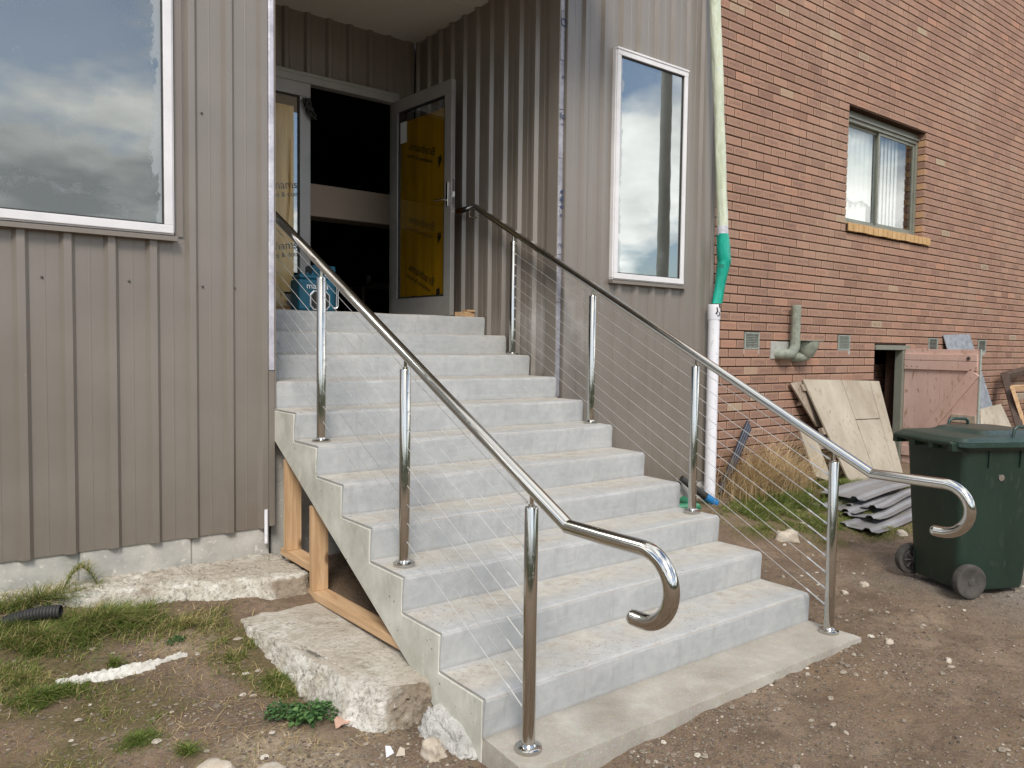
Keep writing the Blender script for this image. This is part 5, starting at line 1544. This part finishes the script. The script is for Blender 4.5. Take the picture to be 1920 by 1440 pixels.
for i in range(8):
    an = i * math.pi / 4
    d = axf.cross(Vector((0, 0, 1))).normalized() * math.cos(an) + Vector((0, 0, 1)) * math.sin(an)
    MB().tube([bsf + axf * 0.008 + d * 0.015, bsf + axf * 0.006 + d * 0.066], 0.006, 6).build('spoke', M_TYRE, fw_)
MB().lathe([(0.022, 0.0), (0.020, 0.03), (0.012, 0.032)], bsf, axf, 16).build('hub', M_TYRE, fw_, smooth=35)
MB().lathe([(0.020, 0), (0.020, 0.003), (0.012, 0.004)], MBin @ Vector((0.245, -0.2565, 0.735)), (uu + Vector((0, 0, -0.05))).normalized(), 18).build('round_plug', M_CHROME, bn, smooth=30)
for x in (0.14, 0.36):
    MB().obox(MBin @ Matrix.Translation((x, -0.272, 0.80)) @ Matrix.Rotation(R(4), 4, 'X'), 0.006, 0.02, 0.10).build('side_rib', M_BIN, bn)

# ================================================================ things on the landing
ra = thing('jobsite_radio', (0.86, 3.56, 1.722), 'blue jobsite radio with a round speaker standing on the landing', 'radio')
RX0, RX1, RY0, RY1, RZ0, RZ1 = 0.690, 0.985, 3.50, 3.68, 1.735, 1.985
MB().box(RX0, RX1, RY0, RY1, RZ0, RZ1).build('body', M_RADIO, ra, bevel=0.022, seg=3)
MB().box(RX0 + 0.01, RX1 - 0.01, RY0 + 0.01, RY1 - 0.01, RZ1 + 0.0005, RZ1 + 0.035).build('top_deck', M_RADIO, ra, bevel=0.015, seg=3)
for i in range(4): MB().lathe([(0.014, 0), (0.014, 0.016), (0.011, 0.02)], (RX0 + 0.05 + i * 0.045, RY0 + 0.06, RZ1 + 0.034), (0, 0, 1), 12).build('knob', M_RADIO, ra, smooth=40)
cxr, czr = RX0 + 0.175, RZ0 + 0.085
oc = [(cxr + sx_ * a, czr + sz_ * b) for sx_, sz_, a, b in ((-1, -1, .055, .078), (1, -1, .055, .078), (1, -1, .085, .045), (1, 1, .085, .045), (1, 1, .055, .078), (-1, 1, .055, .078), (-1, 1, .085, .045), (-1, -1, .085, .045))]
m = MB().prism([(x, RY0 - 0.008, z) for x, z in oc], (0, 0.012, 0)); fo_ = m.build('speaker_frame', M_CHROME, ra, bevel=0.004)
m = MB().prism([(cxr + (x - cxr) * .86, RY0 - 0.0125, czr + (z - czr) * .86) for x, z in oc], (0, 0.006, 0)); m.build('speaker_grille', M_BLACKR, ra)
MB().lathe([(0.052, 0), (0.050, 0.004), (0.034, -0.002 + 0.004), (0.022, 0.006)], (cxr, RY0 - 0.0128, czr), (0, -1, 0), 24).build('speaker_cone', M_TYRE, ra, smooth=50)
text_mesh('lettering', 'makita', 0.066, M_WHITE, ra, frame_xz((RX0 + 0.155, RY0 - 0.003, RZ0 + 0.195)), squash=1.05)
text_mesh('lettering', 'Bluetooth', 0.016, M_WHITE, ra, frame_xz((RX0 + 0.20, RY0 - 0.003, RZ0 + 0.235)))
for dx, dy in ((0.035, -0.03), (0.062, 0.06)):
    x = RX1 + dx
    MB().tube([(RX1 - 0.02, RY0 + 0.05 + dy, RZ0 + 0.235), (x - 0.01, RY0 + 0.03 + dy, RZ0 + 0.235), (x, RY0 + 0.03 + dy, RZ0 + 0.22), (x, RY0 + 0.03 + dy, RZ0 + 0.045), (x - 0.01, RY0 + 0.03 + dy, RZ0 + 0.03), (RX1 - 0.02, RY0 + 0.05 + dy, RZ0 + 0.03)], 0.006, 10).build('guard_bar', M_CHROME, ra, smooth=50)
tcs = thing('tool_case', (1.0, 3.86, 1.722), 'tall blue plastic tool case standing behind the radio', 'case')
MB().box(0.93, 1.14, 3.80, 3.96, 1.724, 2.13).build('body', M_RADIO, tcs, bevel=0.015, seg=3)
for i in range(6): MB().box(0.955, 0.985, 3.794, 3.7995, 2.03 - i * 0.03 + 0.0, 2.042 - i * 0.03).build('slot', M_BLACKR, tcs)
# yellow film heap at the foot of the closed leaf
fl = rough_hex([(0.40, 3.98, 1.722), (0.82, 3.96, 1.722), (0.82, 4.18, 1.722), (0.40, 4.18, 1.722), (0.44, 4.12, 2.10), (0.66, 4.14, 2.22), (0.66, 4.2, 2.22), (0.44, 4.2, 2.10)], (26, 12, 20), 0.05, 7, 0.4, 12, 0.6)
tag(fl.build('film_heap', M_FILM2, None, smooth=25), 'crumpled yellow plastic film heaped against the closed door leaf', 'film')
m = MB().box(0.43, 0.78, 3.86, 3.91, 1.750, 1.785)
tag(m.build('timber_strip', M_PINEX, None, bevel=0.003), 'short orange timber strip on the landing left of the radio', 'timber')
oc_ = thing('timber_offcut', (2.10, 3.30, 1.722), 'small pine offcuts on the landing at the foot of the open door', 'timber')
MB().obox(Matrix.Translation((2.055, 3.22, 1.724)) @ Matrix.Rotation(R(8), 4, 'Z'), 0.115, 0.13, 0.045).build('block', M_PINEX, oc_, bevel=0.003)
MB().obox(Matrix.Translation((2.085, 3.225, 1.7705)) @ Matrix.Rotation(R(-5), 4, 'Z'), 0.078, 0.09, 0.016).build('block', M_PINEX, oc_, bevel=0.002)
# table in the room
tbl = thing('table', (3.6, 8.8, 1.722), 'dark table standing deep inside the unlit room', 'table')
tp = hit(720, 540, 1, 8.8)
zt = tp.z
MB().box(tp.x - 0.45, tp.x + 0.9, 8.7, 9.4, zt - 0.03, zt).build('tabletop', M_OLDWOOD, tbl)
for dx, dy in ((-0.4, 8.76), (0.84, 8.76), (-0.4, 9.32), (0.84, 9.32)): MB().box(tp.x + dx, tp.x + dx + 0.05, dy, dy + 0.05, 1.722, zt - 0.031).build('leg', M_OLDWOOD, tbl)
bx_ = hit(691, 515, 1, 9.0)
tag(MB().box(bx_.x - 0.03, bx_.x + 0.03, 8.97, 9.03, zt + .001, zt + 0.20).build('bottle_box', M_CARD, None), 'small upright white box on the dark table', 'box')
tag(rough_hex([(tp.x - .3, 8.8, zt + .001), (tp.x + .2, 8.8, zt + .001), (tp.x + .2, 9.1, zt + .001), (tp.x - .3, 9.1, zt + .001), (tp.x - .2, 8.85, zt + .08), (tp.x + .1, 8.85, zt + .1), (tp.x + .1, 9.05, zt + .1), (tp.x - .2, 9.05, zt + .08)], (10, 8, 6), .02, 8, .5, 3).build('cloth', M_OLDWOOD, None, smooth=60), 'crumpled cloth lying on the dark table', 'cloth')

# post in the yard that the tall window mirrors
def ref_pole():
    a = hit(1247, 300, 1, 2.16)
    d = (a - CAMP); r_ = Vector((d.x, -d.y, 0)).normalized()
    b = Vector((a.x, a.y, 0)) + r_ * 6.0
    return b
rp = ref_pole()
m = MB().tube([(rp.x, rp.y, -0.1), (rp.x, rp.y, 9.0)], [0.10, 0.085], 20)
tag(m.build('timber_pole', M_DKBLUE if False else M_ALUO, None, smooth=40), 'dark upright pole in the yard mirrored by the tall window', 'pole')

# ================================================================ stones, litter, gravel
STONES = [((1690, 1003), (0.10, 0.08, 0.05), 'white stone beside the far bin wheel'),
          ((1474, 1012), (0.19, 0.15, 0.10), 'pale lumpy rock in the grass seen through the wire cables'),
          ((1512, 895), (0.10, 0.08, 0.05), 'pale stone in the grass by the plywood panel foot') if False else ((1562, 942), (0.10, 0.08, 0.06), 'pale stone at the left end of the ribbed sheets'),
          ((400, 1452), (0.16, 0.12, 0.05), 'smooth tan stone at the bottom edge below the left soil'),
          ((505, 1456), (0.15, 0.11, 0.045), 'tan stone at the bottom edge, right of the smooth one'),
          ((815, 1416), (0.11, 0.09, 0.06), 'yellowish stone beside the concrete lump at the stair foot'),
          ((1620, 1098), (0.07, 0.05, 0.03), 'flat white stone on the soil left of the near bin wheel'),
          ((1584, 1113), (0.05, 0.04, 0.025), 'small white stone on the soil just right of the nearest right post'),
          ((1668, 1205), (0.05, 0.04, 0.025), 'tan stone on the soil off the corner of the footpath slab'),
          ((1778, 1240), (0.06, 0.03, 0.02), 'thin white stone chip on open soil at the right'),
          ((722, 1352), (0.05, 0.04, 0.025), 'tan stone chip in front of the flat concrete block')]
for i, (pp, s, lab) in enumerate(STONES):
    rock('stone', gpt(*pp), s, M_STONE, lab, 'stone', seed=i + 1)
def shard(px, py, s, mat, lab, rot, cat, name):
    p = gpt(px, py)
    Mx = Matrix.Translation(p + Vector((0, 0, 0.012))) @ Matrix.Rotation(rot, 4, 'Z') @ Matrix.Rotation(R(48), 4, 'X')
    o = MB().prism([Mx @ Vector(q) for q in ((-s, -s * .7, 0), (s * .9, -s * .8, 0), (s, s * .5, 0), (s * .1, s, 0))], Mx.to_3x3() @ Vector((0, 0, 0.004))).build(name, mat, None)
    return tag(o, lab, cat)
shard(727, 1415, 0.022, M_PVC, 'white triangular tile chip on the soil by the stair foot', 0.4, 'tile chip', 'tile_chip')
shard(750, 1416, 0.019, M_STONE, 'cream square tile chip right of the white one', -0.3, 'tile chip', 'tile_chip')
# crumpled wrapper
gp = gpt(648, 1360)
vs_, fs = [], []
for i in range(9):
    for j in range(5):
        vs_.append((gp.x + (i / 8 - .5) * 0.11 + j * 0.004, gp.y + (j / 4 - .5) * 0.05 + 0.012 * (i / 8), gp.z + 0.012 + 0.016 * abs(fbm((i * .9, j * 1.1, 3), 3, 1.0)) + 0.014 * (j / 4)))
for i in range(8):
    for j in range(4): fs.append((i * 5 + j, i * 5 + 5 + j, i * 5 + 6 + j, i * 5 + 1 + j))
tag(MB().add(vs_, fs).build('wrapper', M_ORANGE, None), 'crumpled faded orange wrapper in front of the concrete block', 'wrapper')
# gravel
ICO_V = []
def stone_mesh(mb, p, s, a):
    k = random.random() * 6.28
    ax, ay, az = s * random.uniform(.7, 1.3), s * random.uniform(.6, 1.1), s * random.uniform(.35, .75)
    vs_ = []
    for (r_, z) in ((0.55, -0.5), (1.0, 0.05), (0.62, 0.75)):
        for i in range(5):
            an = k + i * 1.2566 + z
            j = random.uniform(.75, 1.2)
            vs_.append((p[0] + ax * r_ * j * math.cos(an), p[1] + ay * r_ * j * math.sin(an), p[2] + az * z * random.uniform(.85, 1.1)))
    fs = [(10, 11, 12, 13, 14)]
    for q in (0, 5):
        for i in range(5): fs.append((q + i, q + (i + 1) % 5, q + 5 + (i + 1) % 5, q + 5 + i))
    mb.add(vs_, fs, a)
def blocked(x, y):
    if -0.03 < x < 2.20 and -0.29 < y < 2.3: return True
    if y > 2.1: return True
    if -0.45 < x < 0.1 and 0.45 < y < 1.7: return True
    return False
random.seed(5)
gv = MB()
cnt = 0
for _ in range(140000):
    if cnt >= 15000: break
    px, py = random.uniform(0, 1920), random.uniform(900, 1440)
    p = gpt(px, py) if False else hit(px, py, 2, -0.04)
    if p.x < -3 or p.x > 7 or p.y < -1.6: continue
    x, y = p.x, p.y
    if blocked(x, y): continue
    d = 0.25 + 0.9 * max(0, float(vnoise(x, y, 3.1)) + 0.12)
    if x > 2.2 and -0.4 < y < 0.9: d += 0.3
    if x > 3.2 and -0.7 < y < 0.4: d += 0.5
    if abs(y + 0.36) < 0.10 and x < 2.4: d += 0.7            # along the slab edge
    if x < 0.0 and y < 0.5: d += 0.35
    if random.random() > d: continue
    s = 0.0022 + 0.0075 * random.random() ** 3.2
    if random.random() < 0.012: s = random.uniform(0.010, 0.020)
    a = min(1, max(0, random.gauss(0.36, 0.24))) if s < 0.010 else random.choice((0.45, 0.55, 0.7, 0.8, 0.92, 1.0))
    stone_mesh(gv, (x, y, float(gz(x, y)) + s * 0.15), s, a); cnt += 1
tag(gv.build('gravel', M_GRAVEL, None, attr=True, fixn=False), 'loose gravel and small stones scattered over the bare soil', 'gravel', kind='stuff')

# ================================================================ grass and weeds
def blade(mb, p, h, lean, az, wd, a, bend=1.0, segs=3):
    d = Vector((math.cos(az), math.sin(az), 0)); s = Vector((-math.sin(az + 0.6), math.cos(az + 0.6), 0)) * wd
    vs_ = []
    for i in range(segs):
        t = i / segs
        q = p + d * (lean * h * t ** (1 + bend)) + Vector((0, 0, h * (t - 0.30 * lean * t * t)))
        vs_ += [q - s * (1 - t * 0.75), q + s * (1 - t * 0.75)]
    vs_.append(p + d * lean * h + Vector((0, 0, h * (1 - 0.30 * lean))))
    fs = [(2 * i, 2 * i + 1, 2 * i + 3, 2 * i + 2) for i in range(segs - 1)] + [(2 * segs - 2, 2 * segs - 1, 2 * segs)]
    mb.add(vs_, fs, a)
random.seed(9)
gb = MB()
for (cx, cy, rx, ry, n, h, dry) in GRASS:
    for _ in range(int(n * 2.1)):
        r_ = abs(random.gauss(0, 0.60)); an = random.random() * 6.283
        x, y = cx + rx * r_ * math.cos(an), cy + ry * r_ * math.sin(an)
        if 0.02 < x < 2.19 and y < 2.15 and y > -0.3 and n != 160: continue
        if y > 2.15: continue
        if float(vnoise(x, y, 8)) + 0.5 * float(vnoise(x + 5, y, 19)) < -0.20 + 0.10 * r_: continue
        z = float(gz(x, y))
        hh = h * random.uniform(.35, 1.15) * (1.1 - 0.45 * min(1, r_))
        a = min(1, max(0, random.gauss(0.30, 0.16))) if random.random() > dry else random.uniform(0.62, 1.0)
        blade(gb, Vector((x, y, z - 0.004)), hh, random.uniform(.3, 2.1), random.random() * 6.283, random.uniform(.0014, .0030) * (1 if h > 0.05 else .8), a)
# scattered sparse blades
for _ in range(2200):
    x, y = random.uniform(-1.6, -0.1), random.uniform(0.4, 2.0)
    if blocked(x, y): continue
    blade(gb, Vector((x, y, float(gz(x, y)) - 0.003)), random.uniform(.012, .05), random.uniform(.6, 2.2), random.random() * 6.283, .0012, random.choice((0.3, 0.45, 0.75, 0.85, 0.95)))
tag(gb.build('grass', M_GRASS, None, attr=True, fixn=False), 'rough green and yellowing grass around the building foot', 'grass', kind='stuff')
# matted dead grass on the soil
mt_ = MB()
random.seed(31)
for _ in range(1500):
    x, y = random.uniform(-1.6, -0.15), random.uniform(0.35, 1.75)
    if blocked(x, y) or float(vnoise(x, y, 3.7)) < -0.08: continue
    p = Vector((x, y, float(gz(x, y)) + 0.004)); an = random.random() * 6.283; ln = random.uniform(.03, .10)
    k = random.uniform(-.6, .6)
    pts = [p + Vector((math.cos(an + k * t) * ln * t, math.sin(an + k * t) * ln * t, 0)) for t in (0, .5, 1)]
    for q in pts: q.z = float(gz(q.x, q.y)) + random.uniform(.002, .010)
    s = Vector((-math.sin(an), math.cos(an), 0)) * .0011
    mt_.add([pts[0] - s, pts[0] + s, pts[1] + s, pts[1] - s, pts[2]], [(0, 1, 2, 3), (3, 2, 4)], random.random())
tag(mt_.build('dead_grass', M_STRAW, None, attr=True, fixn=False), 'matted dead grass stems on the left soil', 'dead grass', kind='stuff')
# dry straw clump by the downpipe
dc = MB()
random.seed(12)
c0 = Vector((4.72, 2.02, 0.10))
for _ in range(2600):
    x = c0.x + random.gauss(0, 0.30); y = min(2.24, c0.y + random.gauss(0, 0.12))
    z = float(gz(x, y))
    blade(dc, Vector((x, y, z)), random.uniform(.22, .72) * (1.1 - min(0.7, abs(x - c0.x) * 0.9)), random.uniform(.3, 1.6), random.random() * 6.283, random.uniform(.0012, .0024), random.random(), 1.2, 5)
tag(dc.build('dry_grass_clump', M_STRAW, None, attr=True, fixn=False), 'tall clump of dry straw-coloured grass against the bricks', 'dry grass')
# broadleaf weed before the concrete block
def weed(name, c, rad, n, hgt_, leaf, label):
    m = MB()
    for i in range(n):
        an = random.random() * 6.283; r_ = rad * math.sqrt(random.random())
        p = Vector((c.x + r_ * math.cos(an), c.y + r_ * math.sin(an) * 0.8, 0)); z0 = float(gz(p.x, p.y))
        h = hgt_ * random.uniform(.35, 1.0) * (1 - 0.4 * r_ / rad)
        p.z = z0 + h
        az = an + random.uniform(-.8, .8); d = Vector((math.cos(az), math.sin(az), random.uniform(-.35, .35))).normalized()
        s = Vector((-math.sin(az), math.cos(az), random.uniform(-.3, .3))).normalized()
        L_ = leaf * random.uniform(.6, 1.2); W_ = L_ * random.uniform(.55, .8)
        up = d.cross(s)
        pts = [p, p + d * L_ * .3 + s * W_ * .42, p + d * L_ * .65 + s * W_ * .5 + up * .004, p + d * L_ * .88 + s * W_ * .2, p + d * L_ - up * 0.006, p + d * L_ * .88 - s * W_ * .2, p + d * L_ * .65 - s * W_ * .5 + up * .004, p + d * L_ * .3 - s * W_ * .42, p + d * L_ * .5 - up * .004]
        m.add(pts, [(0, 1, 8), (1, 2, 8), (2, 3, 8), (3, 4, 8), (4, 5, 8), (5, 6, 8), (6, 7, 8), (7, 0, 8)], random.random())
        st = Vector((c.x + (p.x - c.x) * .35, c.y + (p.y - c.y) * .35, z0 - 0.004)); sv = Vector((.0009, 0, 0))
        m.add([st - sv, st + sv, p + sv, p - sv], [(0, 1, 2, 3)], 0.3)
    return tag(m.build(name, M_LEAF, None, attr=True, fixn=False), label, 'weed')
random.seed(44)
weed('weed_plant', gpt(585, 1352) + Vector((0.0, 0.0, 0)), 0.085, 150, 0.085, 0.028, 'broad-leaved green weed growing against the concrete block end')
weed('weed_plant', gpt(535, 1345), 0.075, 110, 0.06, 0.020, 'low leafy weed left of the broad-leaved one')
weed('weed_plant', gpt(330, 1200), 0.04, 50, 0.03, 0.012, 'tiny clover tuft below the rough footing')
weed('weed_plant', gpt(1590, 925), 0.16, 120, 0.10, 0.028, 'leafy green weed at the foot of the plywood panel')
# arching grass runner against the block wall
rn = MB()
pts = []
for i in range(14):
    t = i / 13
    p = hit(118 + 70 * t, 1105 - 34 * math.sin(math.pi * min(1, t * 1.0)) * 1.2, 1, 2.09 + 0.02 * t)
    pts.append(p)
rn.tube(pts, 0.003, 6)
for i, p in enumerate(pts):
    for _ in range(14):
        blade(rn, p + Vector((random.gauss(0, .01), random.gauss(0, .01), 0)), random.uniform(.03, .075), random.uniform(.6, 2.0), random.random() * 6.283, .0018, random.choice((0.45, 0.6, 0.7, 0.8)))
tag(rn.build('grass_runner', M_GRASS, None, attr=True, fixn=False), 'arching yellow-green grass runner against the left block footing', 'grass runner')
